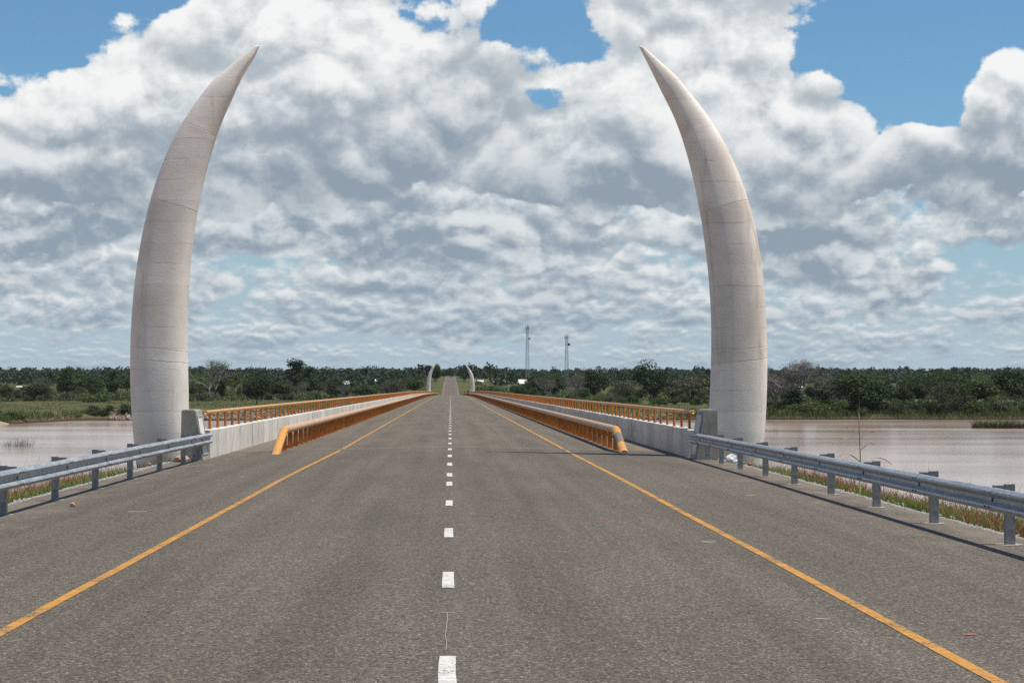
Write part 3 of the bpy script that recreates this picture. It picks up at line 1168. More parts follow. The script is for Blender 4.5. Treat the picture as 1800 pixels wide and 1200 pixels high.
# ------------------------------------------------------------------ outer railing on the parapet
for sx, lab in ((-1, 'slim orange handrail with thin posts on the left parapet'), (1, 'slim orange handrail with thin posts on the right parapet')):
    t = thing('bridge_railing', lab, 'railing', (sx * 7.12, 57.45, PTOP - .16), group='orange railings on the parapets')
    ys = np.concatenate([[0, .1], np.arange(4, 780, 6)])
    mb = MB()
    mb.tube([(0, y, .50 + float(zr(57.45 + y))) for y in ys], .058, 10)
    mb.build('handrail', M['orange_rail'], t, True)
    mb = MB()
    mb.tube([(0, -.05, .50), (0, 0, .50), (0, .06, .50)], [.045, .064, .064], 10)
    mb.build('end_cap', M['orange_end'], t, True)
    mb = MB()
    mb.tube([(0, 0, 0), (0, 0, .46)], .04, 8)
    mb.box(-.075, .075, -.075, .075, 0.002, .014)
    pm = mb.mesh('post', M['orange_post'], False)
    n, i = 300, 0
    for i in range(300):
        y = .9 + 2.0 * i
        link('post', pm, t, (0, y, float(zr(57.45 + y))))
    mb = MB()
    for i in range(300, 384):
        y = .9 + 2.0 * i
        z = float(zr(57.45 + y))
        mb.box(-.04, .04, y - .04, y + .04, z, z + .46)
    tag(mb.build('post_row', M['orange_post'], t), kind='stuff')

# ------------------------------------------------------------------ inner pipe barrier between road and walkway
for sx, lab in ((-1, 'thick orange pipe barrier with flat posts left of the carriageway'), (1, 'thick orange pipe barrier right of the carriageway, grey band near end')):
    X = 5.28
    t = thing('pipe_barrier', lab, 'barrier', (sx * X, 59.2, -.1056), group='orange pipe barriers beside the carriageway')
    R = .125
    zc = .66
    ys = np.concatenate([[3.75, 4.4], np.arange(8, 768, 6), [768]])
    mb = MB()
    mb.tube([(0, y, zc + float(zr(59.2 + y))) for y in ys], R, 14)
    mb.build('top_pipe', M['orange_pipe'], t, True)
    p0, p1 = Vector((0, .0, -.12)), Vector((0, 3.0, zc - .06))
    bend = [Vector((0, 3.0, zc - .06)), Vector((0, 3.2, zc - .025)), Vector((0, 3.45, zc - .006)), Vector((0, 3.80, zc + .001))]
    mb = MB()
    mb.tube([p0, lerp(p0, p1, .5)] + bend, R + .004, 14)
    ep = mb.build('end_pipe', M['orange_end'], t, True)
    if sx > 0:
        mb = MB()
        mb.tube([lerp(p0, p1, .50), lerp(p0, p1, .84)], R + .008, 14, False)
        tag(mb.build('worn_band', M['pipe_grey'], t, True), 'dull grey-brown band round the sloping pipe end')
        mb = MB()
        mb.tube([lerp(p0, p1, .12), lerp(p0, p1, .24)], R + .012, 14, False)
        mb.build('collar', M['orange_end'], t, True)
    # flat I posts
    mb = MB()
    h = zc - R * .8
    mb.box(-.075, .075, -.06, -.048, 0, h)
    mb.box(-.075, .075, .048, .06, 0, h)
    mb.box(-.007, .007, -.048, .048, 0, h)
    pm = mb.mesh('post', M['orange_post'])
    mb = MB()
    mb.box(-.15, .15, -.12, .12, .004, .018)
    plate = mb.mesh('base_plate', M['orange_post'])
    mb = MB()
    mb.add([(-.22, -.2, .003), (.05, -.26, .003), (.24, -.17, .003), (.20, .15, .003), (-.02, .2, .003), (-.25, .12, .003)], [(0, 1, 2, 3, 4, 5)])
    mort = mb.mesh('mortar_pad', M['mortar'])
    short = {}
    n = 0
    y = 1.15
    while y < 766:
        z = float(zr(59.2 + y))
        if n < 300:
            sc = None
            if y < 3.4:
                hh = lerp(.02, zc - .06, y / 3.0) - R * .9
                sc = (1, 1, max(hh, .1) / h)
            p = link('post', pm, t, (0, y, z), sc=sc)
            if n < 40:
                link('base_plate', plate, p)
                link('mortar_pad', mort, p, (sx * -.03, 0, 0), rz=rnd.uniform(-.4, .4) + math.pi * (n % 2))
        elif n == 300:
            mb = MB()
        if n >= 300:
            mb.box(-.075, .075, y - .06, y + .06, z, z + h)
        n += 1
        y += 2.29
    tag(mb.build('post_row', M['orange_post'], t), kind='stuff')

# ------------------------------------------------------------------ W-beam guardrails
WP = [(0.0, 0.0), (.030, .006), (.074, .040), (.083, .062), (.074, .086), (.024, .118), (.006, .134), (.006, .178), (.024, .194), (.074, .226), (.083, .250), (.074, .272), (.030, .306), (0.0, .312)]
for sx, posts, lab in ((-1, [11.9, 15.9, 19.9, 23.9, 27.9, 31.9, 36.05, 40.1, 44.4, 48.7, 52.8, 55.0], 'galvanised steel guardrail on posts along the left road edge'),
                       (1, [13.4, 17.4, 21.4, 25.4, 29.4, 33.4, 37.4, 41.4, 45.2, 49.0, 52.3, 55.0], 'galvanised steel guardrail on posts along the right road edge')):
    PXx = 7.20 if sx < 0 else 7.28
    t = thing('guardrail', lab, 'guardrail', (sx * PXx, posts[0], -.145), group='steel guardrails on the approach')

    def pxx(y):
        return lerp(0, -.07, max(0, (y - 44) / 12)) * 1.0       # posts close in on the end block
    # post: C channel; spacer: smaller C channel
    mb = MB()
    mb.box(-.060, .060, -.052, -.046, -.3, .79)
    mb.box(-.060, -.054, -.046, .052, -.3, .79)
    mb.box(.054, .060, -.046, .052, -.3, .79)
    pm = mb.mesh('post', M['galvpost'])
    mb = MB()
    mb.box(-.075, .075, -.050, -.044, .43, .775)
    mb.box(-.075, -.069, -.044, .050, .43, .775)
    mb.box(.069, .075, -.044, .050, .43, .775)
    spm = mb.mesh('spacer_block', M['galvpost'])
    mb = MB()
    pts = [(math.cos(k * .628) * rnd.uniform(.10, .17) * 1.5, math.sin(k * .628) * rnd.uniform(.10, .17) * 1.2, .004) for k in range(10)]
    mb.add(pts, [tuple(range(10))])
    mortar = mb.mesh('footing_patch', M['mortar'])
    rail_x = .060 + .150
    for i, y in enumerate(posts):
        ly = y - posts[0]
        o = pxx(y)
        link('post', pm, t, (sx * o, ly, 0))
        link('spacer_block', spm, t, (sx * (o - .135), ly, 0))
        link('footing_patch', mortar, t, (sx * (o - .02), ly, .003), rz=rnd.uniform(0, 6))
        # rail panel from this post to the next, lapped over the next one
        y0 = ly - .16 if i else ly - 2.0
        y1 = (posts[i + 1] - posts[0] + .16) if i + 1 < len(posts) else 56.75 - posts[0]
        o1 = pxx(y1 + posts[0])
        oo = .004 * (i % 2)
        mb = MB()
        vv = []
        for yy, of in ((y0, pxx(y0 + posts[0])), (y1, o1)):
            for d, z in WP:
                vv.append((sx * (of - rail_x - d - oo), yy, .435 + z))
            for d, z in reversed(WP):
                vv.append((sx * (of - rail_x - d - oo + .0035), yy, .435 + z))
        n = len(WP) * 2
        ff = [(k, (k + 1) % n, n + (k + 1) % n, n + k) for k in range(n)]
        mb.add(vv, ff)
        mb.add(vv[:n], [tuple(range(n))])
        r = mb.build('rail_panel', M['galv'], t)
        # splice bolts and slot, reflector
        mb = MB()
        for bz in (.435 + .062, .435 + .250):
            for by in (-.09, .09):
                mb.tube([(sx * (o - rail_x - .083), ly + by, bz), (sx * (o - rail_x - .102), ly + by, bz)], .014, 6)
        mb.box(*sorted((sx * (o - rail_x - .003), sx * (o - rail_x - .022))), ly - .025, ly + .025, .435 + .13, .435 + .182)
        mb.build('bolts', M['bolt'], r)
        if i + 1 < len(posts):
            my = (y0 + y1) / 2
            om = pxx(my + posts[0])
            mb = MB()
            mb.box(*sorted((sx * (om - rail_x - .008), sx * (om - rail_x - .030))), my - .012, my + .012, .435 + .135, .435 + .175)
            mb.build('reflector', M['reflector'], r)

# ------------------------------------------------------------------ trees
def unit(a):
    return a / np.maximum(np.linalg.norm(a, axis=-1, keepdims=True), 1e-9)


def leaf_quads(pos, out, size, rng, up=.45, rand=.9, aspect=1.0):
    N = len(pos)
    nrm = unit(out * .6 + np.array([0, 0, up]) + rng.normal(0, rand, (N, 3)))
    t = unit(np.cross(nrm, unit(rng.normal(0, 1, (N, 3)))))
    b = np.cross(nrm, t)
    s = (size * rng.uniform(.6, 1.4, N))[:, None]
    t, b = t * s * aspect, b * s
    k = rng.uniform(.55, 1.0, (N, 4, 1))
    P = np.stack([pos - t * k[:, 0], pos - b * k[:, 1], pos + t * k[:, 2], pos + b * k[:, 3]], 1)
    return P


def lobes_for(style, Ht, Wd, th, rng):
    """crown lobes (centre, radii)"""
    out = []
    ch = Ht - th
    if style == 'round':
        n = 26
        for i in range(n):
            d = unit(rng.normal(0, 1, 3))
            r = rng.uniform(.35, .78)
            c = np.array([d[0] * Wd * .5 * r, d[1] * Wd * .5 * r, th + ch * .5 + d[2] * ch * .5 * r])
            s = rng.uniform(.16, .27)
            out.append((c, np.array([Wd * s, Wd * s, ch * s * .8])))
    elif style == 'spread':
        n = 30
        for i in range(n):
            a = rng.uniform(0, 6.283)
            r = math.sqrt(rng.uniform(0, 1)) * .84
            top = ch * (.92 - .45 * r * r)
            c = np.array([math.cos(a) * Wd * .5 * r, math.sin(a) * Wd * .5 * r, th + top * rng.uniform(.35, 1.0)])
            s = rng.uniform(.10, .19)
            out.append((c, np.array([Wd * s, Wd * s, ch * s * .55])))
    elif style == 'tall':
        n = 24
        for i in range(n):
            h = rng.uniform(0.08, .95)
            w = (1 - abs(h - .45) * 1.15)
            a = rng.uniform(0, 6.283)
            r = rng.uniform(.2, .8) * w
            c = np.array([math.cos(a) * Wd * .5 * r, math.sin(a) * Wd * .5 * r, th + ch * h])
            s = rng.uniform(.16, .27)
            out.append((c, np.array([Wd * s, Wd * s, ch * s * .5])))
    elif style == 'bush':
        n = 18
        for i in range(n):
            a = rng.uniform(0, 6.283)
            r = math.sqrt(rng.uniform(0, 1)) * .75
            c = np.array([math.cos(a) * Wd * .5 * r, math.sin(a) * Wd * .5 * r, Ht * rng.uniform(.12, .80) * (1 - .45 * r)])
            s = rng.uniform(.15, .27)
            out.append((c, np.array([Wd * s, Wd * s, Ht * s * .9])))
    return out


def limb(mb, a, b, r0, r1, rng, n=5, sag=.08, sides=5):
    a, b = np.array(a), np.array(b)
    L = np.linalg.norm(b - a)
    pts, rad = [], []
    off = rng.normal(0, sag * L, 3)
    for i in range(n + 1):
        t = i / n
        p = lerp(a, b, t) + off * math.sin(math.pi * t) + rng.normal(0, .012 * L, 3) * (0 < i < n)
        pts.append(p)
        rad.append(lerp(r0, r1, t))
    mb.tube(pts, rad, sides, False)


def tree_proto(style, seed, Ht, Wd, th, nleaf, lsize, leafmat, dens=1.0, aspect=1.0, trunk_r=.30, core=.35):
    rng = np.random.default_rng(seed)
    lobes = lobes_for(style, Ht, Wd, th, rng)
    P = []
    for c, r in lobes:
        m = int(nleaf / len(lobes))
        d = unit(rng.normal(0, 1, (m, 3)))
        rr = np.where(rng.random(m) < core, rng.uniform(.2, .9, m), rng.uniform(.82, 1.12, m))
        P.append(leaf_quads(c + d * r * rr[:, None], d, lsize, rng, aspect=aspect))
    crown = quads_mesh('crown', np.concatenate(P), leafmat)
    mb = MB()
    fork = np.array([rng.normal(0, .02 * Ht), rng.normal(0, .02 * Ht), max(th, Ht * .16)])
    limb(mb, (0, 0, -1.5), fork, trunk_r * 1.35, trunk_r * .85, rng, 5, .03, 7)
    for c, r in sorted(lobes, key=lambda q: -np.linalg.norm(q[1]))[:9]:
        limb(mb, fork, c + np.array([0, 0, .2 * r[2]]), trunk_r * .5, trunk_r * .1, rng, 4, .08, 5)
    return mb.mesh('trunk', M['bark'], True), crown


def bare_proto(seed, Ht, Wd, th, depth=5, leafy=None):
    """leafless tree: branching twigs"""
    rng = np.random.default_rng(seed)
    mb = MB()
    tips = []

    def grow(p, d, L, r, k):
        q = p + d * L
        limb(mb, p, q, r, r * .62, rng, 3 if k < 2 else 2, .06, 5 if k < 2 else 3)
        if k >= depth:
            tips.append(q)
            return
        for i in range(3 if k < 3 else 2 + (rng.random() < .5)):
            dd = unit(d + rng.normal(0, .55, 3) * np.array([1, 1, .7]) + np.array([0, 0, .10]))
            grow(q, dd, L * rng.uniform(.62, .82), r * .62, k + 1)
    base = np.array([0, 0, -1.0])
    for s in range(2):
        d = unit(np.array([rng.normal(0, .22), rng.normal(0, .22), 1.0]))
        grow(base, d, th + 1.0, .34, 0)
    T = np.array(tips)
    zmax = T[:, 2].max()
    v = np.array(mb.v)
    sc = np.array([Wd / (T[:, 0].max() - T[:, 0].min()), Wd / (T[:, 1].max() - T[:, 1].min()), Ht / zmax])
    v = v * sc
    mb.v = [tuple(p) for p in v]
    trunk = mb.mesh('trunk', M['twig'], True)
    pos = np.repeat(T * sc, 10, 0) + rng.normal(0, .55, (len(T) * 10, 3))
    d = unit(pos - np.array([0, 0, Ht * .55]))
    P = leaf_quads(pos, d, .42, rng, aspect=.10, rand=1.5)
    crown = quads_mesh('crown', P, leafy or M['twig'])
    return trunk, crown


PROTO = {
    'round_dark': [tree_proto('round', 1, 13, 14, 2.2, 5200, .34, M['leaf_dark']), tree_proto('round', 2, 13, 12, 2.6, 4600, .34, M['leaf_dark'])],
    'round_mid': [tree_proto('round', 3, 12, 12, 2.5, 4200, .34, M['leaf_mid']), tree_proto('round', 4, 12, 13, 2.0, 4200, .36, M['leaf_mid']), tree_proto('round', 15, 12, 10, 2.0, 3600, .34, M['leaf_mid'])],
    'spread': [tree_proto('spread', 5, 14, 17, 3.0, 5600, .26, M['leaf_mid'], aspect=.6, trunk_r=.34, core=.5), tree_proto('spread', 6, 14, 18, 4.0, 5200, .26, M['leaf_light'], aspect=.6, trunk_r=.34, core=.5)],
    'tall': [tree_proto('tall', 7, 16, 10, 3.0, 4200, .34, M['leaf_dark']), tree_proto('tall', 8, 16, 9, 3.0, 4200, .33, M['leaf_mid'])],
    'olive': [tree_proto('round', 9, 10, 13, 1.6, 3800, .28, M['leaf_olive'], aspect=.7, core=.5), tree_proto('spread', 10, 11, 14, 1.5, 3800, .28, M['leaf_olive'], aspect=.7, core=.5)],
    'bush': [tree_proto('bush', 11, 5, 7, .6, 1500, .26, M['leaf_mid'], trunk_r=.10), tree_proto('bush', 12, 5, 8, .6, 1500, .26, M['leaf_light'], trunk_r=.10), tree_proto('bush', 13, 5, 7, .6, 1500, .26, M['leaf_dark'], trunk_r=.10), tree_proto('bush', 14, 5, 7, .6, 1500, .25, M['leaf_olive'], trunk_r=.10)],
    'bare': [bare_proto(21, 15, 17, 2.5), bare_proto(22, 14, 12, 3.0), bare_proto(23, 13, 13, 2.2)],
    'baobab': [bare_proto(24, 18, 18, 3.0, 5, M['leaf_mid'])],
    'openleaf': [bare_proto(25, 14, 14, 3.0, 5, M['leaf_olive'])],
}
PSIZE = {'round_dark': (13, 14), 'round_mid': (12, 12), 'spread': (14, 17), 'tall': (16, 10), 'olive': (10.5, 13), 'bush': (5, 7), 'bare': (14.5, 15), 'baobab': (18, 18), 'openleaf': (14, 14)}
NTREE = 0


def plant_tree(kind, x, y, h, w, label, group, idx=None, name=None, cat='tree'):
    global NTREE
    ps = PROTO[kind]
    trunk, crown = ps[(rnd.randrange(len(ps)) if idx is None else idx) % len(ps)]
    ph, pw = PSIZE[kind]
    t = thing(name or ('shrub' if kind == 'bush' else 'tree'), label, cat, (x, y, float(H(x, y)) - .1), rnd.uniform(0, 6.28), group)
    t.scale = (w / pw, w / pw, h / ph)
    link('trunk', trunk, t)
    link('crown', crown, t)
    NTREE += 1
    return t


GB, GL, GR, GV = 'trees on the far right river bank', 'trees behind the left field', 'trees behind the right railing', 'shrubs along the far bank'
special = [
    # kind, px, Y, top py, width px, label, group, idx
    ('round_dark', 1510, 618, 652, 104, 'big round dark green tree on the right river bank', GB, 0),
    ('bare', 1408, 640, 636, 118, 'grey leafless tree above dark creeper, right of the right tusk', GB, 0),
    ('bare', 1366, 650, 652, 70, 'small grey bare tree touching the right tusk edge', GB, 2),
    ('bare', 1463, 690, 655, 44, 'thin bare tree between the grey tree and the dark round tree', GB, 1),
    ('tall', 1396, 622, 684, 46, 'dark creeper-clad trunk under the grey leafless tree', GB, 0),
    ('spread', 1652, 700, 638, 128, 'wide feathery green tree highest on the right bank', GB, 0),
    ('round_dark', 1782, 720, 644, 92, 'dense dark tree at the right picture edge', GB, 1),
    ('round_mid', 1600, 760, 660, 60, 'mid green tree behind the banana plants', GB, 1),
    ('round_mid', 1720, 700, 668, 90, 'low green tree between the feathery and the dark edge tree', GB, 2),
    ('olive', 1690, 612, 690, 62, 'rounded dull bush overhanging the water on the right bank', GB, 0),
    ('bush', 1758, 610, 708, 36, 'small bright bush at the waterline by the reed island', GB, 1),
    ('round_dark', 1143, 920, 636, 66, 'tall green tree with bare trunk behind the right railing', GR, 0),
    ('olive', 1096, 900, 664, 66, 'dull olive thicket left of the tall bare-trunked tree', GR, 0),
    ('bare', 1020, 1000, 655, 60, 'bare brown tree with forked trunk behind the right railing', GR, 1),
    ('openleaf', 1012, 960, 660, 50, 'sparse grey-green tree beside the forked bare tree', GR, 0),
    ('olive', 1215, 780, 655, 90, 'dull tree beside the right tusk above the end block', GR, 1),
    ('round_dark', 940, 1050, 658, 52, 'dark tree below the first radio mast', GR, 1),
    ('round_mid', 972, 1060, 652, 56, 'green tree between the two radio masts', GR, 0),
    ('round_mid', 1045, 980, 650, 60, 'mid green tree right of the bare brown tree', GR, 1),
    ('bush', 1053, 880, 688, 34, 'bright green shrub behind the right railing', GR, 1),
    ('round_dark', 452, 760, 660, 58, 'round dark tree with short trunk standing in the left field', GL, 0),
    ('baobab', 372, 980, 632, 92, 'old branching tree with open top right of the left tusk', GL, 0),
    ('tall', 521, 1120, 634, 48, 'tallest dark tree on the left skyline', GL, 0),
    ('tall', 545, 1080, 645, 46, 'green tree just right of the tallest dark skyline tree', GL, 1),
    ('round_mid', 495, 960, 668, 52, 'low green tree between the field tree and the skyline tree', GL, 0),
    ('olive', 590, 1000, 656, 56, 'dull green tree above the middle of the left railing', GL, 0),
    ('olive', 696, 980, 660, 46, 'rounded grey-green tree left of the distant left tusk', GL, 0),
    ('round_mid', 728, 990, 664, 34, 'smaller round tree beside the distant left tusk', GL, 1),
    ('round_mid', 640, 1000, 676, 56, 'low green tree under the grey-roofed house', GL, 2),
    ('bush', 168, 880, 686, 46, 'bright green bush at the edge of the left field', GL, 1),
    ('tall', 118, 1050, 645, 46, 'pale green tree rising left of the left tusk', GL, 1),
    ('tall', 200, 1080, 650, 40, 'olive-topped tree close to the left tusk', GL, 1),
    ('round_dark', 22, 960, 690, 44, 'dark round bush at the left picture edge', GL, 0),
    ('round_dark', 60, 960, 672, 60, 'dark tree beside the bright white roof on the left', GL, 1),
    ('round_mid', 765, 1300, 642, 20, 'dark tree behind the tip of the distant left tusk', GL, 0),
]
for kind, px, Y, tpy, wpx, lab, grp, idx in special:
    top = at(px, tpy, Y)
    h = top.z - float(H(top.x, Y)) + .1
    plant_tree(kind, top.x, Y, h, wpx * Y / FPX, lab, grp, idx)

LANDMARKS = [(-10, 'the left picture edge'), (34, 'the dazzling white roof'), (165, 'the bright green bush'), (280, 'the left tusk'), (372, 'the old branching tree'), (452, 'the round field tree'), (521, 'the tallest skyline tree'), (608, 'the wide grey roof'),
             (663, 'the white slope hut'), (754, 'the distant left tusk'), (831, 'the distant right tusk'), (880, 'the long grey roof'), (927, 'the taller mast'), (996, 'the dish mast'), (1020, 'the forked bare tree'), (1143, 'the tall green tree'),
             (1297, 'the right tusk'), (1408, 'the grey leafless tree'), (1510, 'the big round bank tree'), (1652, 'the wide feathery tree'), (1782, 'the dark edge tree')]
LOOK = {'round_dark': 'dark round tree', 'round_mid': 'green round tree', 'tall': 'tall narrow green tree', 'olive': 'dull olive-green tree', 'spread': 'feathery spreading tree', 'openleaf': 'sparse grey-green tree', 'bush': 'leafy shrub', 'bare': 'bare tree', 'banana': 'drooping banana plant'}


def where(px, kind, zone, h=8.0):
    big = (3.4, 4.6) if kind == 'bush' else (8.5, 11.5)
    size = 'small' if h < big[0] else ('medium' if h < big[1] else 'large')
    lx, nm = min(LANDMARKS, key=lambda q: abs(q[0] - px))
    side = 'left of' if px < lx - 6 else ('right of' if px > lx + 6 else 'below')
    if kind == 'banana':
        size = 'green'
    return '%s %s %s, %s %s' % (size, LOOK[kind], zone, side, nm)


ROOFS = [(838, 669), (845, 669), (875, 670), (887, 669), (918, 669), (939, 674), (1024, 671), (1050, 671), (34, 679), (608, 671), (638, 672), (651, 672), (663, 667), (1408, 678)]
spots = []
rr_ = random.Random(42)


def free(x, y, d):
    for (a, b) in spots:
        if abs(a - x) < d and abs(b - y) < 40:
            return False
    return True


def scatter(n, px0, px1, Y0, Y1, hpx_top, kinds, label, group, wf=(.8, 1.15), gap=3.0, hmax=15, name=None, cat='tree'):
    k = 0
    for _ in range(n * 12):
        if k >= n:
            break
        px, Y = rr_.uniform(px0, px1), rr_.uniform(Y0, Y1)
        x = at(px, 660, Y).x
        if abs(x) < 15 + max(0, (Y - 1250)) * .01 or not free(x, Y, gap):
            continue
        kd = rr_.choice(kinds)
        ph, pw = PSIZE[kd]
        tpy = rr_.uniform(*hpx_top)
        for hx_, hy_ in ROOFS:
            if abs(px - hx_) < 15 and Y < 1360:
                tpy = max(tpy, hy_ + 4.5)
        top = at(px, tpy, Y).z
        h = min(top - float(H(x, Y)), hmax * rr_.uniform(.75, 1.1))
        if h < 2.5:
            continue
        w = h / ph * pw * rr_.uniform(*wf)
        spots.append((x, Y))
        plant_tree(kd, x, Y, h, w, where(px, kd, label, h), group, name=name, cat=cat)
        k += 1


K1 = ['round_dark', 'round_mid', 'round_mid', 'tall', 'olive', 'spread', 'openleaf']
scatter(26, 1345, 1830, 640, 900, (652, 684), ['round_mid', 'round_dark', 'olive', 'spread', 'round_mid', 'openleaf'], 'on the right bank', GB, gap=7, hmax=13)
scatter(30, 850, 1260, 900, 1150, (655, 684), K1, 'behind the right railing', GR, gap=6)
scatter(46, -20, 640, 980, 1250, (650, 684), K1, 'behind the left field', GL, gap=6)
scatter(16, 640, 770, 960, 1300, (655, 680), ['round_mid', 'olive', 'round_dark'], 'beyond the left railing', GL, gap=6, hmax=9)
scatter(60, -30, 1830, 1250, 1700, (646, 660), ['round_mid', 'round_dark', 'tall', 'olive', 'spread'], 'on the far slope', 'trees of the wooded slope below the skyline', gap=7)
scatter(14, 1340, 1500, 740, 900, (662, 678), ['round_mid', 'olive', 'round_dark', 'openleaf'], 'on the right bank', GB, gap=4, hmax=12)
scatter(58, 1345, 1830, 604, 640, (694, 726), ['bush'], 'among the right bank reeds', GV, gap=1.5, hmax=6, cat='shrub')
scatter(26, 850, 1260, 760, 900, (688, 702), ['bush'], 'behind the right railing', GV, gap=4, hmax=5, cat='shrub')
scatter(34, -20, 760, 930, 1000, (684, 700), ['bush'], 'at the field edge', GV, gap=4, hmax=5.5, cat='shrub')

for k, (x, Y, h) in enumerate(((9.5, 1335, 11), (10.5, 1352, 12), (9, 1368, 10), (-9.5, 1340, 9), (-11, 1365, 10), (11, 1440, 10), (-11, 1455, 11))):
    plant_tree('round_dark', x, Y, h, 8, '%s dark roadside tree %s of the far road on the hill' % (('nearest', 'second', 'third', 'nearest', 'second', 'farthest', 'farthest')[k], 'right' if x > 0 else 'left'), 'trees beside the far road')

# ------------------------------------------------------------------ distant forest that reads as one mass
rng = np.random.default_rng(77)
Pq = []
for Y in np.concatenate([np.arange(1300, 2000, 60), np.arange(2000, 3400, 110)]):
    half = .30 * Y
    n = int(2 * half / (7.5 + Y * .0012))
    for i in range(n):
        x = rng.uniform(-half, half) + 30
        y = Y + rng.uniform(-45, 45)
        if abs(x) < 10 and y < 1630:
            continue
        h = rng.uniform(6, 12) * (1.0 + .35 * (rng.random() < .10))
        w = rng.uniform(6, 18)
        g = float(H(x, y))
        m = 70 if Y < 2000 else 46
        d = unit(rng.normal(0, 1, (m, 3)))
        d[:, 2] = np.abs(d[:, 2]) * 1.1 - .25
        c = np.array([x, y, g + h * .55])
        nl = 4
        cl = unit(rng.normal(0, 1, (nl, 3))) * np.array([w * .28, w * .28, h * .16])
        pos = c + cl[rng.integers(0, nl, m)] + d * np.array([w * .33, w * .33, h * .33]) * rng.uniform(.7, 1.1, (m, 1))
        Pq.append(leaf_quads(pos, d, 1.0 + Y * .00018, rng, rand=.6))
fo = link('distant_forest', quads_mesh('distant_forest', np.concatenate(Pq), M['leaf_far']))
tag(fo, 'dark green forest covering the far ridge along the horizon', 'forest', kind='stuff')

# ------------------------------------------------------------------ undergrowth, reeds, field grass on the far side
rng = np.random.default_rng(78)
Pq = []
for i in range(1700):
    px, Y = rng.uniform(-30, 1830), rng.uniform(930, 1280)
    if px > 1250:
        Y = rng.uniform(660, 1000)
    x = at(px, 660, Y).x
    if abs(x) < 13:
        continue
    g = float(H(x, Y))
    h, w = rng.uniform(1.5, 4.0), rng.uniform(3, 7)
    m = 60
    d = unit(rng.normal(0, 1, (m, 3)))
    d[:, 2] = np.abs(d[:, 2])
    pos = np.array([x, Y, g]) + d * np.array([w * .5, w * .5, h]) * rng.uniform(.5, 1.05, (m, 1))
    Pq.append(leaf_quads(pos, d, .42, rng))
mi = (np.repeat(rng.integers(0, 3, len(Pq)), 60))
ug = link('undergrowth', quads_mesh('undergrowth', np.concatenate(Pq), [M['leaf_mid'], M['leaf_light'], M['leaf_olive']], mi))
tag(ug, 'low tangled undergrowth filling the gaps under the far trees', 'undergrowth', kind='stuff')


def blades(xs, ys, zs, h, w, rng, lean=.35):
    N = len(xs)
    a = rng.uniform(0, 6.283, N)
    wx, wy = np.cos(a) * w / 2, np.sin(a) * w / 2
    lx, ly = rng.normal(0, lean, N) * h, rng.normal(0, lean, N) * h
    b = np.stack([xs, ys, zs], -1)
    W_ = np.stack([wx, wy, np.zeros(N)], -1)
    mid = b + np.stack([lx * .35, ly * .35, h * .6], -1)
    tip = b + np.stack([lx, ly, h], -1)
    P1 = np.stack([b - W_, b + W_, mid + W_ * .8, mid - W_ * .8], 1)
    P2 = np.stack([mid - W_ * .8, mid + W_ * .8, tip + W_ * .12, tip - W_ * .12], 1)
    return np.concatenate([P1, P2])


def reed_bed(name, label, n, fx, hrange, w, mats, rng, clumps=None, lean=.22):
    xs, ys = fx(n)
    ok = ~((np.abs(xs) < 9) & (ys > 820))
    xs, ys = xs[ok], ys[ok]
    zs = H(xs, ys)
    if clumps is not None:
        zs = np.maximum(zs, WATER - .1)
    h = rng.uniform(*hrange, len(xs)) * np.clip(.85 + 1.3 * fbm(xs / 13, ys / 9, 3), .25, 1.7)
    P = blades(xs, ys, zs, h, w, rng, lean)
    k = rng.integers(0, len(mats), len(xs))
    o = link(name, quads_mesh(name, P, mats, np.concatenate([k, k])))
    return tag(o, label, 'reeds' if 'reed' in name else 'grass', kind='stuff')


def fx_rb(n):
    x = rng.uniform(70, 215, n)
    return x, bank(x) + np.abs(rng.normal(0, 1, n)) * 14 + rng.uniform(-1.5, 2, n)


for i in range(14):
    px, Y = rr_.uniform(84, 240), 0
    x = at(px, 730, 600).x
    Y = float(bank(np.array(x))) + rr_.uniform(9, 15)
    plant_tree('bush', x, Y, rr_.uniform(1.2, 2.8), rr_.uniform(3, 6), where(px, 'bush', 'on the cut bank'), GV, cat='shrub')
for i in range(16):
    px, Y = rr_.uniform(1345, 1490), rr_.uniform(640, 740)
    plant_tree('bush', at(px, 700, Y).x, Y, rr_.uniform(2, 4.5), rr_.uniform(4, 7), where(px, 'bush', 'behind the right bank'), GV, cat='shrub')
reed_bed('bank_reeds', 'tall reeds and grass along the right river bank', 17000, fx_rb, (.5, 2.0), .13, [M['reed'], M['leaf_olive'], M['leaf_mid'], M['grass_g'], M['leaf_light'], M['reed']], rng)


def fx_rb2(n):
    x = rng.uniform(-8, 75, n)
    return x, bank(x) + rng.uniform(3, 330, n)


reed_bed('field_grass', 'rough green grass beyond the river behind the right railing', 9000, fx_rb2, (.5, 1.6), .25, [M['grass_g'], M['leaf_light'], M['reed']], rng)


def fx_lf(n):
    x = rng.uniform(-230, -6, n)
    return x, bank(x) + 13 + rng.uniform(0, 1, n) ** 1.3 * 380


reed_bed('field_grass', 'green and brown grass of the flat field on the left bank', 30000, fx_lf, (.12, .5), .16, [M['grass_g'], M['leaf_light'], M['reed'], M['leaf_olive'], M['grass_s']], rng)


def fx_sb(n):
    x = rng.uniform(-165, -112, n)
    return x, bank(x) + 4 + np.abs(rng.normal(0, 14, n))


reed_bed('point_reeds', 'dense green reeds on the sandy point at the left', 9000, fx_sb, (.5, 1.9), .12, [M['leaf_light'], M['leaf_mid'], M['reed'], M['grass_g']], rng)


def isle(cx, cy, rx, ry):
    def f(n):
        a = rng.uniform(0, 6.283, n)
        r = np.sqrt(rng.uniform(0, 1, n))
        return cx + np.cos(a) * r * rx, cy + np.sin(a) * r * ry
    return f


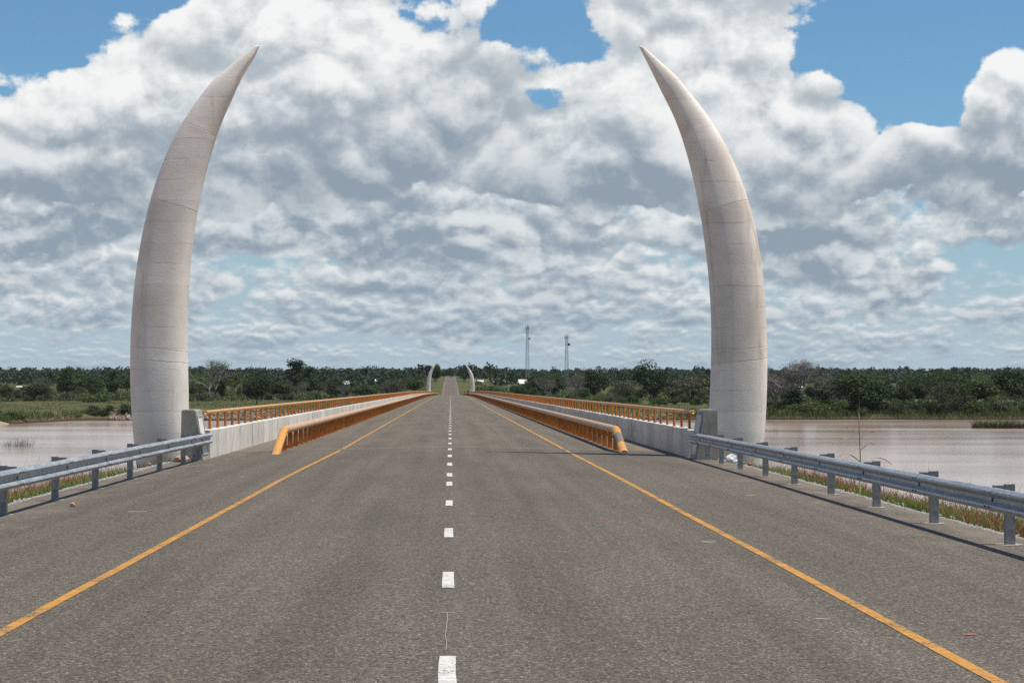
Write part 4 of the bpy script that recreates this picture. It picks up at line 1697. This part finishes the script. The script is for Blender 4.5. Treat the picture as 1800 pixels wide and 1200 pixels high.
p = at(1782, 753, 471)
reed_bed('reed_island', 'low reed island in the river at the right picture edge', 2600, isle(p.x, 476, 9, 6), (.8, 2.2), .10, [M['reed'], M['leaf_olive'], M['leaf_mid']], rng, clumps=1, lean=.45)
p = at(32, 784, 331)
reed_bed('reed_clump', 'sparse thin reeds standing in the water at the left', 170, isle(p.x, 331, 2.6, 1.5), (.7, 1.8), .035, [M['reed'], M['leaf_olive']], rng, clumps=1, lean=.5)
mb = MB()
for cx, cy, rx, ry in ((at(1782, 753, 471).x, 476, 9.3, 6.0),):
    ring0 = [(cx + math.cos(k * .2618) * rx * (1 + .12 * math.sin(k * 2.1)), cy + math.sin(k * .2618) * ry, WATER - .1) for k in range(24)]
    ring1 = [(lerp(cx, q[0], .8), lerp(cy, q[1], .8), WATER + .22) for q in ring0]
    mb.add(ring0 + ring1 + [(cx, cy, WATER + .3)], [(k, (k + 1) % 24, 24 + (k + 1) % 24, 24 + k) for k in range(24)] + [(24 + k, 24 + (k + 1) % 24, 48) for k in range(24)])
tag(mb.build('mud_islet', M['ground'], None, True), kind='structure')

# sand edge of the left point and rubble under the cut bank
rng = np.random.default_rng(79)
ICO_V = [(0, 0, 1), (.894, 0, .447), (.276, .851, .447), (-.724, .526, .447), (-.724, -.526, .447), (.276, -.851, .447), (.724, .526, -.447), (-.276, .851, -.447), (-.894, 0, -.447), (-.276, -.851, -.447), (.724, -.526, -.447), (0, 0, -1)]
ICO_F = [(0, 1, 2), (0, 2, 3), (0, 3, 4), (0, 4, 5), (0, 5, 1), (1, 6, 2), (2, 7, 3), (3, 8, 4), (4, 9, 5), (5, 10, 1), (6, 7, 2), (7, 8, 3), (8, 9, 4), (9, 10, 5), (10, 6, 1), (11, 7, 6), (11, 8, 7), (11, 9, 8), (11, 10, 9), (11, 6, 10)]
N = 1500
xs = rng.uniform(-104, -8, N)
ys = bank(xs) + rng.uniform(.5, 14, N)
s = rng.uniform(.15, .75, (N, 1)) * rng.uniform(.6, 1.0, (N, 3))
Vv, Ff = tris_join(ICO_V, ICO_F, np.stack([xs, ys, H(xs, ys) + .05], -1), s, rng)
tag(link('bank_rubble', arr_mesh('bank_rubble', Vv, Ff, M['clod'])), 'grey and brown rubble under the cut bank on the left', 'rubble', kind='stuff')
N = 260
xs = rng.uniform(2, 78, N)
ys = bank(xs) + rng.uniform(.5, 8, N)
s = rng.uniform(.2, .8, (N, 1)) * rng.uniform(.6, 1.0, (N, 3))
Vv, Ff = tris_join(ICO_V, ICO_F, np.stack([xs, ys, H(xs, ys) + .05], -1), s, rng)
tag(link('bank_rubble', arr_mesh('bank_rubble', Vv, Ff, M['clod'])), 'brown mud lumps on the bank behind the right railing', 'rubble', kind='stuff')
# sand slabs: low eroded ledge
mb = MB()
vv = []
xs = np.linspace(-170, -117, 60)
for i, x in enumerate(xs):
    b = float(bank(np.array(x)))
    h = (.5 + .6 * float(fbm(np.array(x / 5), np.array(4.4), 3) + .4)) * float(sstep(-117, -126, x)) - .3 * float(sstep(-126, -117, x))
    vv += [(x, b - .8, WATER - .2), (x, b - .2, WATER + h), (x, b + 3.5, WATER + h + .15), (x, b + 4, WATER - .2)]
mb.add(vv, [(i * 4 + k, i * 4 + 4 + k, i * 4 + 5 + k, i * 4 + 1 + k) for i in range(len(xs) - 1) for k in range(3)])
tag(mb.build('sand_ledge', M['sand']), kind='structure')

# ------------------------------------------------------------------ banana plants on the right bank
for j, (px, py, Y) in enumerate(((1585, 702, 655), (1612, 702, 660), (1632, 703, 655), (1722, 702, 645), (1765, 702, 640), (1778, 704, 642), (1548, 700, 650), (1484, 703, 655))):
    p0 = at(px, py, Y)
    rng = np.random.default_rng(500 + j)
    g = float(H(p0.x, Y))
    t = thing('banana_plant', where(px, 'banana', 'on the right bank'), 'banana plant', (p0.x, Y, g), rnd.uniform(0, 6), group='banana plants on the right bank')
    mb = MB()
    mb.tube([(0, 0, -.3), (.05, 0, 1.2), (0, .05, 2.3)], [.16, .13, .10], 7)
    mb.build('stem', M['banana'], t, True)
    for k in range(7):
        a = k * .9 + rng.uniform(-.2, .2)
        L, rise = rng.uniform(1.6, 2.4), rng.uniform(.5, 1.3)
        mb = MB()
        vv = []
        for i in range(7):
            u = i / 6
            r = L * u
            z = 2.2 + rise * math.sin(u * 2.2) * 1.1 - .5 * u * u
            w = .30 * math.sin(math.pi * min(1, u * .95 + .06))
            ca_, sa_ = math.cos(a), math.sin(a)
            vv += [(ca_ * r - sa_ * w, sa_ * r + ca_ * w, z - .05), (ca_ * r, sa_ * r, z), (ca_ * r + sa_ * w, sa_ * r - ca_ * w, z - .05)]
        mb.add(vv, [(3 * i + q, 3 * i + q + 1, 3 * i + q + 4, 3 * i + q + 3) for i in range(6) for q in range(2)])
        mb.build('leaf', M['banana'], t)

# ------------------------------------------------------------------ verge: gravel and grass beside the guardrails
rng = np.random.default_rng(91)
for sx, lab in ((-1, 'pale gravel strip along the left asphalt edge'), (1, 'grey gravel strip along the right asphalt edge')):
    N = 5200
    ys = rng.uniform(12, 58.5, N)
    xs = sx * (7.70 + np.abs(rng.normal(0, .20, N)) + .15 * rng.random(N))
    s = rng.uniform(.012, .042, (N, 1)) * rng.uniform(.6, 1.0, (N, 3)) * (1.25 if sx < 0 else 1.0)
    z = np.maximum(H(xs, ys), -.02 * np.abs(xs) - .11) + .01
    Vv, Ff = tris_join(ICO_V, ICO_F, np.stack([xs, ys, z], -1), s, rng)
    tag(link('edge_gravel', arr_mesh('edge_gravel', Vv, Ff, M['gravel'])), lab, 'gravel', kind='stuff')

for sx, lab in ((-1, 'red and green verge grass beyond the left guardrail'), (1, 'red and green verge grass beyond the right guardrail')):
    N = 60000
    ys = rng.uniform(14, 60.5, N)
    d = rng.uniform(0, 1, N) ** 1.2 * 5.5
    xs = sx * (8.05 + d)
    cl = fbm(xs / 1.3, ys / 1.3, 3)
    keep = rng.random(N) < np.clip(.55 + cl * 1.6 - .5 * (d < .35), .05, 1) * np.where(ys > 52, .35, 1.0)
    xs, ys, d, cl = xs[keep], ys[keep], d[keep], cl[keep]
    red = fbm(xs / 3.1 + 9, ys / 4.5, 3) + .45 * sstep(.4, 1.6, d) + .012 * (46 - ys) - .02
    k = np.where(rng.random(len(xs)) < np.clip(.15 + red * 1.9, .02, .92), 1, 0)
    k = np.where(rng.random(len(xs)) < .04, 2, k)
    h = rng.uniform(.07, .24, len(xs)) * (1 + .5 * (k == 1)) * (1 + .3 * sstep(1.5, 4, d))
    P = blades(xs, ys, H(xs, ys) - .02, h, .011, rng, .42)
    o = link('verge_grass', quads_mesh('verge_grass', P, [M['grass_g'], M['grass_r'], M['grass_s']], np.concatenate([k, k])))
    tag(o, lab, 'grass', kind='stuff')
    # thin dry stalks
    N = 90
    ys = rng.uniform(20, 54, N)
    xs = sx * (8.4 + rng.uniform(0, 3, N))
    P = blades(xs, ys, H(xs, ys), rng.uniform(.45, 1.0, N), .014, rng, .25)
    o = link('dry_stalks', quads_mesh('dry_stalks', P, [M['grass_s']]))
    tag(o, 'thin dry grass stalks standing on the %s verge' % ('left' if sx < 0 else 'right'), 'grass', kind='stuff')


# ------------------------------------------------------------------ tall weed by the right guardrail
pw = at(1511, 806, 40.5)
gz = float(H(pw.x, 40.5))
t = thing('tall_weed', 'tall slender green weed rising above the right guardrail', 'weed', (pw.x, 40.5, gz))
hgt = at(1511, 700, 40.5).z - gz
mb = MB()
mb.tube([(0, 0, 0), (.015, 0, hgt * .4), (-.01, 0, hgt * .75), (.005, 0, hgt)], [.016, .013, .008, .003], 6)
mb.build('stem', M['cane'], t, True)
rng = np.random.default_rng(5)
for k, (z, a, L, dr) in enumerate(((.30, .1, .55, .10), (.28, 3.2, .62, .14), (.36, 2.7, .35, .0), (.46, .4, .30, -.06), (.52, 3.4, .34, -.03), (.58, .2, .26, -.08), (.64, 2.9, .22, -.05), (.70, .3, .36, -.12), (.22, .6, .50, .12))):
    mb = MB()
    vv = []
    for i in range(6):
        u = i / 5
        r = 1.25 * L * u
        zz = hgt * z + .42 * L * math.sin(u * 2.4) - dr * u * u
        w = .040 * math.sin(math.pi * min(1, u * .92 + .08))
        ca_, sa_ = math.cos(a), math.sin(a)
        vv += [(ca_ * r - sa_ * w, sa_ * r + ca_ * w, zz), (ca_ * r + sa_ * w, sa_ * r - ca_ * w, zz + .012)]
    mb.add(vv, [(2 * i, 2 * i + 1, 2 * i + 3, 2 * i + 2) for i in range(5)])
    mb.build('leaf', M['cane'], t)
mb = MB()
mb.tube([(0, 0, hgt * .78), (-.018, 0, hgt * .84), (-.03, 0, hgt * .87)], [.006, .022, .004], 6)
mb.build('seed_head', M['cane'], t, True)


# ------------------------------------------------------------------ litter and stones
def pebble(name, label, cat, px, py, X_z, size, mat, squash=.7, seed=0, group=None):
    Y = FPX * (1.9 - X_z) / (py - 681)
    p = at(px, py, Y)
    bm = bmesh.new()
    bmesh.ops.create_icosphere(bm, subdivisions=2, radius=1)
    r = random.Random(seed)
    ph = [r.uniform(0, 6) for _ in range(6)]
    for v in bm.verts:
        k = 1 + .18 * math.sin(v.co.x * 3 + ph[0]) + .18 * math.sin(v.co.y * 4 + ph[1]) + .12 * math.sin(v.co.z * 5 + v.co.x * 3 + ph[2])
        v.co = Vector((v.co.x * k * size[0], v.co.y * k * size[1], v.co.z * k * size[2]))
    me = bpy.data.meshes.new(name)
    bm.to_mesh(me)
    bm.free()
    me.materials.append(mat)
    o = link(name, me, None, (p.x, Y, X_z + size[2] * .8))
    return tag(o, label, cat, group)


pebble('stone', 'small reddish stone lying on the left shoulder', 'stone', 127, 889, -.13, (.05, .05, .045), M['stone'], seed=1)
pebble('stone', 'pale tan stone at the foot of the left tusk', 'stone', 318, 812, -.17, (.20, .2, .12), M['stone'], seed=2)
b = pebble('plastic_bag', 'crumpled white plastic bag at the foot of the right tusk', 'litter', 1285, 813, -.17, (.19, .16, .12), M['bag'], seed=3)
pebble('brick_fragment', 'small red brick fragment beside the right tusk foot', 'litter', 1318, 818, -.18, (.07, .05, .04), M['redleaf'], seed=4)


def scrap(name, label, cat, px, py, L, w, mat, rz, curl=.02):
    Y = FPX * 1.9 / (py - 681)
    p = at(px, py, Y)
    z = -.02 * abs(p.x)
    mb = MB()
    vv = []
    for i in range(5):
        u = i / 4 - .5
        ww = w * (1 - abs(u) * 1.2) + .002
        vv += [(u * L, -ww, .006 + .3 * curl * u * u), (u * L, ww, .010 + .2 * curl * u * u)]
    mb.add(vv, [(2 * i, 2 * i + 2, 2 * i + 3, 2 * i + 1) for i in range(4)])
    o = mb.build(name, mat, None, loc=(p.x, Y, z))
    o.rotation_euler = (0, 0, rz)
    return tag(o, label, cat)


scrap('dry_leaf', 'reddish dry leaf on the asphalt near the right bottom corner', 'leaf', 1705, 1099, .10, .035, M['redleaf'], .2, .03)
scrap('paper_scrap', 'pale scrap on the asphalt beside the right yellow line', 'litter', 1246, 944, .17, .03, M['paper'], -.2)
scrap('straw', 'thin pale straw on the asphalt left of the right yellow line', 'litter', 1446, 1076, .13, .006, M['paper'], -.4)
scrap('straw', 'bit of straw on the asphalt right of the centre dashes', 'litter', 830, 1025, .06, .006, M['paper'], -.5)
scrap('straw', 'dry straw lying on the left shoulder asphalt', 'litter', 242, 887, .30, .008, M['paper'], .1)
scrap('dry_leaf', 'brown leaf on the asphalt between centre dashes and right yellow line', 'leaf', 1060, 907, .12, .02, M['redleaf'], .1)
scrap('paper_scrap', 'small pale scrap on the right shoulder by the guardrail shadow', 'litter', 1318, 861, .16, .03, M['paper'], .3)
scrap('paper_scrap', 'small pale scrap on the left shoulder near the barrier end', 'litter', 425, 830, .12, .03, M['paper'], .3)
# tiny pale chips scattered over the asphalt
rng = np.random.default_rng(17)
N = 120
ys = rng.uniform(12, 60, N)
xs = rng.uniform(-7, 7, N)
Vv, Ff = tris_join(ICO_V, ICO_F, np.stack([xs, ys, -.02 * np.abs(xs) + .004], -1), rng.uniform(.003, .009, (N, 1)) * np.ones((N, 3)), rng)
tag(link('stone_chips', arr_mesh('stone_chips', Vv, Ff, M['paper'])), 'tiny pale stone chips scattered over the asphalt', 'gravel', kind='stuff')


# ------------------------------------------------------------------ radio masts
def mast(label, px, top_py, Y, wb, wt, taper_at, panels, dish):
    p = at(px, top_py, Y)
    g = float(H(p.x, Y))
    h = p.z - g
    t = thing('radio_mast', label, 'mast', (p.x, Y, g), .35, 'radio masts on the skyline')
    def half(z):
        return lerp(wb, wt, min(1, z / (h * taper_at))) / 2
    for i in range(4):
        sxx, syy = ((-1, -1), (1, -1), (1, 1), (-1, 1))[i]
        mb = MB()
        mb.tube([(sxx * half(0), syy * half(0), -1), (sxx * half(h * taper_at), syy * half(h * taper_at), h * taper_at), (sxx * wt / 2, syy * wt / 2, h * .96)], .085, 5)
        mb.build('leg', M['mast'], t)
    n = 16
    for i in range(n):
        z0, z1 = h * .96 * i / n, h * .96 * (i + 1) / n
        mb = MB()
        c = lambda z: [(-half(z), -half(z), z), (half(z), -half(z), z), (half(z), half(z), z), (-half(z), half(z), z)]
        a, b = c(z0), c(z1)
        for k in range(4):
            mb.tube([a[k], b[(k + 1) % 4]], .04, 4, False)
            mb.tube([a[(k + 1) % 4], b[k]], .04, 4, False)
            mb.tube([b[k], b[(k + 1) % 4]], .04, 4, False)
        mb.build('bracing', M['mast'] if not (panels == 2 and 8 <= i <= 10) else M['mast_red'], t)
    mb = MB()
    mb.tube([(0, 0, h * .93), (0, 0, h)], .10, 5)
    mb.build('lightning_rod', M['mast'], t)
    for a in (0.3, 2.4, 4.5):
        mb = MB()
        rr = wt * .5 + .75
        x, y = math.cos(a) * rr, math.sin(a) * rr
        mb.box(x - .14, x + .14, y - .10, y + .10, h * .91, h * .99, bev=.04)
        mb.tube([(x, y, h * .94), (0, 0, h * .94)], .07, 4)
        mb.build('antenna_panel', M['mast'], t)
    # drum dish
    mb = MB()
    z = h * dish[0]
    mb.tube([(half(z) + .3, -.3, z), (half(z) + 1.0, -1.1, z)], [dish[1], dish[1] * .92], 12)
    mb.tube([(half(z), 0, z), (half(z) + .4, -.3, z)], .10, 5)
    mb.build('dish', M['cloth_dark'], t, False)


mast('taller slim lattice mast left of the other on the skyline', 927, 570, 1380, 2.9, 1.2, .80, 1, (.78, .55))
mast('shorter lattice mast with dark round dish on its right', 996, 587, 1300, 2.5, 1.3, .85, 2, (.82, .85))


# ------------------------------------------------------------------ houses of the village
def house(label, px, py, Y, w, d, hw, hr, roofmat, rz, wallmat='wall_cream', group='houses among the far trees'):
    p = at(px, py, Y)
    z = p.z - hw - hr * .5
    t = thing('house', label, 'house', (p.x, Y, z), rz, group)
    mb = MB()
    mb.box(-w / 2, w / 2, -d / 2, d / 2, -6, hw)
    mb.add([(-w / 2, -d / 2, hw), (-w / 2, d / 2, hw), (-w / 2, 0, hw + hr)], [(0, 1, 2)])
    mb.add([(w / 2, -d / 2, hw), (w / 2, d / 2, hw), (w / 2, 0, hw + hr)], [(0, 1, 2)])
    mb.build('wall', M[wallmat], t)
    for s in (-1, 1):
        mb = MB()
        o = .5
        e = [(-w / 2 - o, s * (d / 2 + o), hw - o * 2 * hr / d), (w / 2 + o, s * (d / 2 + o), hw - o * 2 * hr / d), (w / 2 + o, 0, hw + hr), (-w / 2 - o, 0, hw + hr)]
        e2 = [(q[0], q[1], q[2] + .08) for q in e]
        mb.add(e + e2, [(0, 1, 2, 3), (4, 5, 6, 7), (0, 1, 5, 4), (1, 2, 6, 5), (2, 3, 7, 6), (3, 0, 4, 7)])
        mb.build('roof', M[roofmat], t)
    mb = MB()
    mb.box(-.5, .5, -d / 2 - .05, -d / 2 + .05, 0, 2.1)
    mb.build('door', M['door'], t)
    for x in (-w * .3, w * .3):
        mb = MB()
        mb.box(x - .55, x + .55, -d / 2 - .04, -d / 2 + .04, 1.0, 2.1)
        mb.build('window', M['dark'], t)


hs_ = [('small house with bright white roof beside the distant right tusk', 838, 669.5, 1420, 3.5, 3.1, 2.2, 1.2, 'roof_white', .1),
       ('second bright-roofed hut just right of the distant right tusk', 845.5, 669.5, 1420, 3.0, 3.1, 2.2, 1.2, 'roof_white', -.1),
       ('long low house with grey roof behind the right railing', 875, 670.5, 1400, 6.9, 4.7, 2.2, 1.9, 'roof_grey', .25),
       ('house with cream sheet roof next to the long grey-roofed house', 887, 669.5, 1420, 6.2, 4.7, 2.2, 2.0, 'roof_zinc', -.2),
       ('white-walled house with pale hipped roof left of the radio masts', 918, 670, 1404, 6.6, 5.5, 2.2, 2.6, 'roof_zinc', .1),
       ('tiny pale hut right of the white-walled house', 939, 675, 1404, 3.0, 3.0, 2.2, 1.0, 'roof_zinc', .2),
       ('small white hut showing through the bare forked tree', 1024, 671.5, 1408, 3.1, 3.1, 2.2, 1.2, 'roof_white', .2),
       ('pale hut half hidden by trees right of the bare forked tree', 1050, 671.5, 1400, 3.0, 3.0, 2.2, 1.2, 'roof_zinc', -.3),
       ('house with dazzling white roof at the far left', 34, 680, 1424, 3.2, 3.8, 2.2, 1.3, 'roof_white', .1),
       ('house with wide grey roof above the left railing', 608, 672, 1424, 6.6, 5.5, 2.2, 2.0, 'roof_zinc', .5),
       ('pale hut right of the wide grey-roofed house', 638, 673, 1404, 3.5, 3.1, 2.2, 1.2, 'roof_zinc', .1),
       ('small pinkish hut near the middle of the left railing', 651, 673, 1400, 3.1, 3.1, 2.2, 1.1, 'roof_grey', -.2),
       ('white hut high on the slope left of the distant left tusk', 663, 668, 1420, 3.5, 3.1, 2.2, 1.2, 'roof_white', .2),
       ('small white house behind the grey leafless tree', 1408, 679, 1400, 3.0, 3.0, 2.2, 0.8, 'roof_white', .1)]
for a in hs_:
    house(*a)


# ------------------------------------------------------------------ people at the far end of the bridge
def person(label, x, y, h, mat, stride):
    z0 = float(zr(y)) - .02 * abs(x)
    me = bpy.data.meshes.new('person')
    s = h / 1.72
    J = {'pel': (0, 0, .93), 'wai': (0, 0, 1.08), 'che': (0, -.02, 1.32), 'nec': (0, -.01, 1.47), 'hea': (0, -.02, 1.58), 'top': (0, -.01, 1.69),
         'shl': (-.17, 0, 1.40), 'ell': (-.22, .08, 1.13), 'wrl': (-.21, -.04, .90), 'hal': (-.21, -.07, .82),
         'shr': (.17, 0, 1.40), 'elr': (.22, -.05, 1.13), 'wrr': (.21, -.14, .92), 'har': (.21, -.18, .85),
         'hil': (-.09, 0, .90), 'knl': (-.10, -stride * .5, .50), 'anl': (-.10, -stride * .35, .09), 'tol': (-.10, -stride * .35 - .17, .04),
         'hir': (.09, 0, .90), 'knr': (.10, stride * .25, .50), 'anr': (.10, stride * .75, .12), 'tor': (.10, stride * .75 - .15, .04)}
    R = {'pel': .145, 'wai': .13, 'che': .15, 'nec': .055, 'hea': .09, 'top': .07, 'shl': .065, 'ell': .042, 'wrl': .03, 'hal': .035, 'shr': .065, 'elr': .042, 'wrr': .03, 'har': .035,
         'hil': .09, 'knl': .06, 'anl': .042, 'tol': .035, 'hir': .09, 'knr': .06, 'anr': .042, 'tor': .035}
    E = [('pel', 'wai'), ('wai', 'che'), ('che', 'nec'), ('nec', 'hea'), ('hea', 'top'), ('che', 'shl'), ('shl', 'ell'), ('ell', 'wrl'), ('wrl', 'hal'), ('che', 'shr'), ('shr', 'elr'), ('elr', 'wrr'), ('wrr', 'har'),
         ('pel', 'hil'), ('hil', 'knl'), ('knl', 'anl'), ('anl', 'tol'), ('pel', 'hir'), ('hir', 'knr'), ('knr', 'anr'), ('anr', 'tor')]
    ks = list(J)
    me.from_pydata([tuple(c * s for c in J[k]) for k in ks], [(ks.index(a), ks.index(b)) for a, b in E], [])
    o = link('person', me, None, (x, y, z0 + .01))
    o.modifiers.new('skin', 'SKIN')
    for k, sv in zip(ks, me.skin_vertices[0].data):
        sv.radius = (R[k] * s, R[k] * s)
        sv.use_root = (k == 'pel')
    sb = o.modifiers.new('sub', 'SUBSURF')
    sb.levels = sb.render_levels = 1
    me.materials.append(mat)
    o.rotation_euler = (0, 0, .15)
    return tag(o, label, 'person')


px_ = at(824, 690, 560)
person('person in dark clothes walking beside the right barrier far along the bridge', 4.85, 548, 1.72, M['cloth_dark'], .30)
person('person in dark clothes seen above the right barrier at its far end', 5.85, 800, 1.75, M['cloth_b'], .20)

# ------------------------------------------------------------------ vehicle on the far road
yv = 1480.0
t = thing('vehicle', 'small dark vehicle far away on the rising road beyond the bridge', 'vehicle', (.6, yv, float(zr(yv)) - .02))
mb = MB()
mb.box(-.95, .95, -2.3, 2.3, .45, 1.25, bev=.12)
mb.build('body', M['carpaint'], t)
mb = MB()
prof = [(-2.1, 1.24), (2.0, 1.24), (1.5, 1.98), (-.9, 2.02), (-1.9, 1.95)]
vv = [(-.85, y, z) for y, z in prof] + [(.85, y, z) for y, z in prof]
mb.add(vv, [(0, 1, 2, 3, 4), (9, 8, 7, 6, 5)] + [(k, (k + 1) % 5, 5 + (k + 1) % 5, 5 + k) for k in range(5)])
mb.build('cabin', M['carpaint'], t)
mb = MB()
mb.add([(-.7, -2.12, 1.38), (.7, -2.12, 1.38), (.66, -1.99, 1.86), (-.66, -1.99, 1.86)], [(0, 1, 2, 3)])
mb.build('rear_window', M['glass'], t)
for x in (-.85, .85):
    for y in (-1.45, 1.45):
        mb = MB()
        mb.tube([(x - .11, y, .36), (x + .11, y, .36)], .36, 14)
        mb.build('wheel', M['rubber'], t)


# ------------------------------------------------------------------ humid air
mz = bpy.data.materials.new('humid_air')
mz.use_nodes = True
nt = mz.node_tree
nt.nodes.clear()
vo = nt.nodes.new('ShaderNodeVolumePrincipled')
vo.inputs['Color'].default_value = (.80, .90, 1.0, 1)
vo.inputs['Density'].default_value = 1.8e-5
vo.inputs['Anisotropy'].default_value = 0.0
ou = nt.nodes.new('ShaderNodeOutputMaterial')
nt.links.new(vo.outputs[0], ou.inputs['Volume'])
mb = MB()
mb.box(-12500, 12500, -300, 30500, -14, 75)
tag(mb.build('haze', mz), 'thin humid air over the river and the far forest', 'haze', kind='stuff')
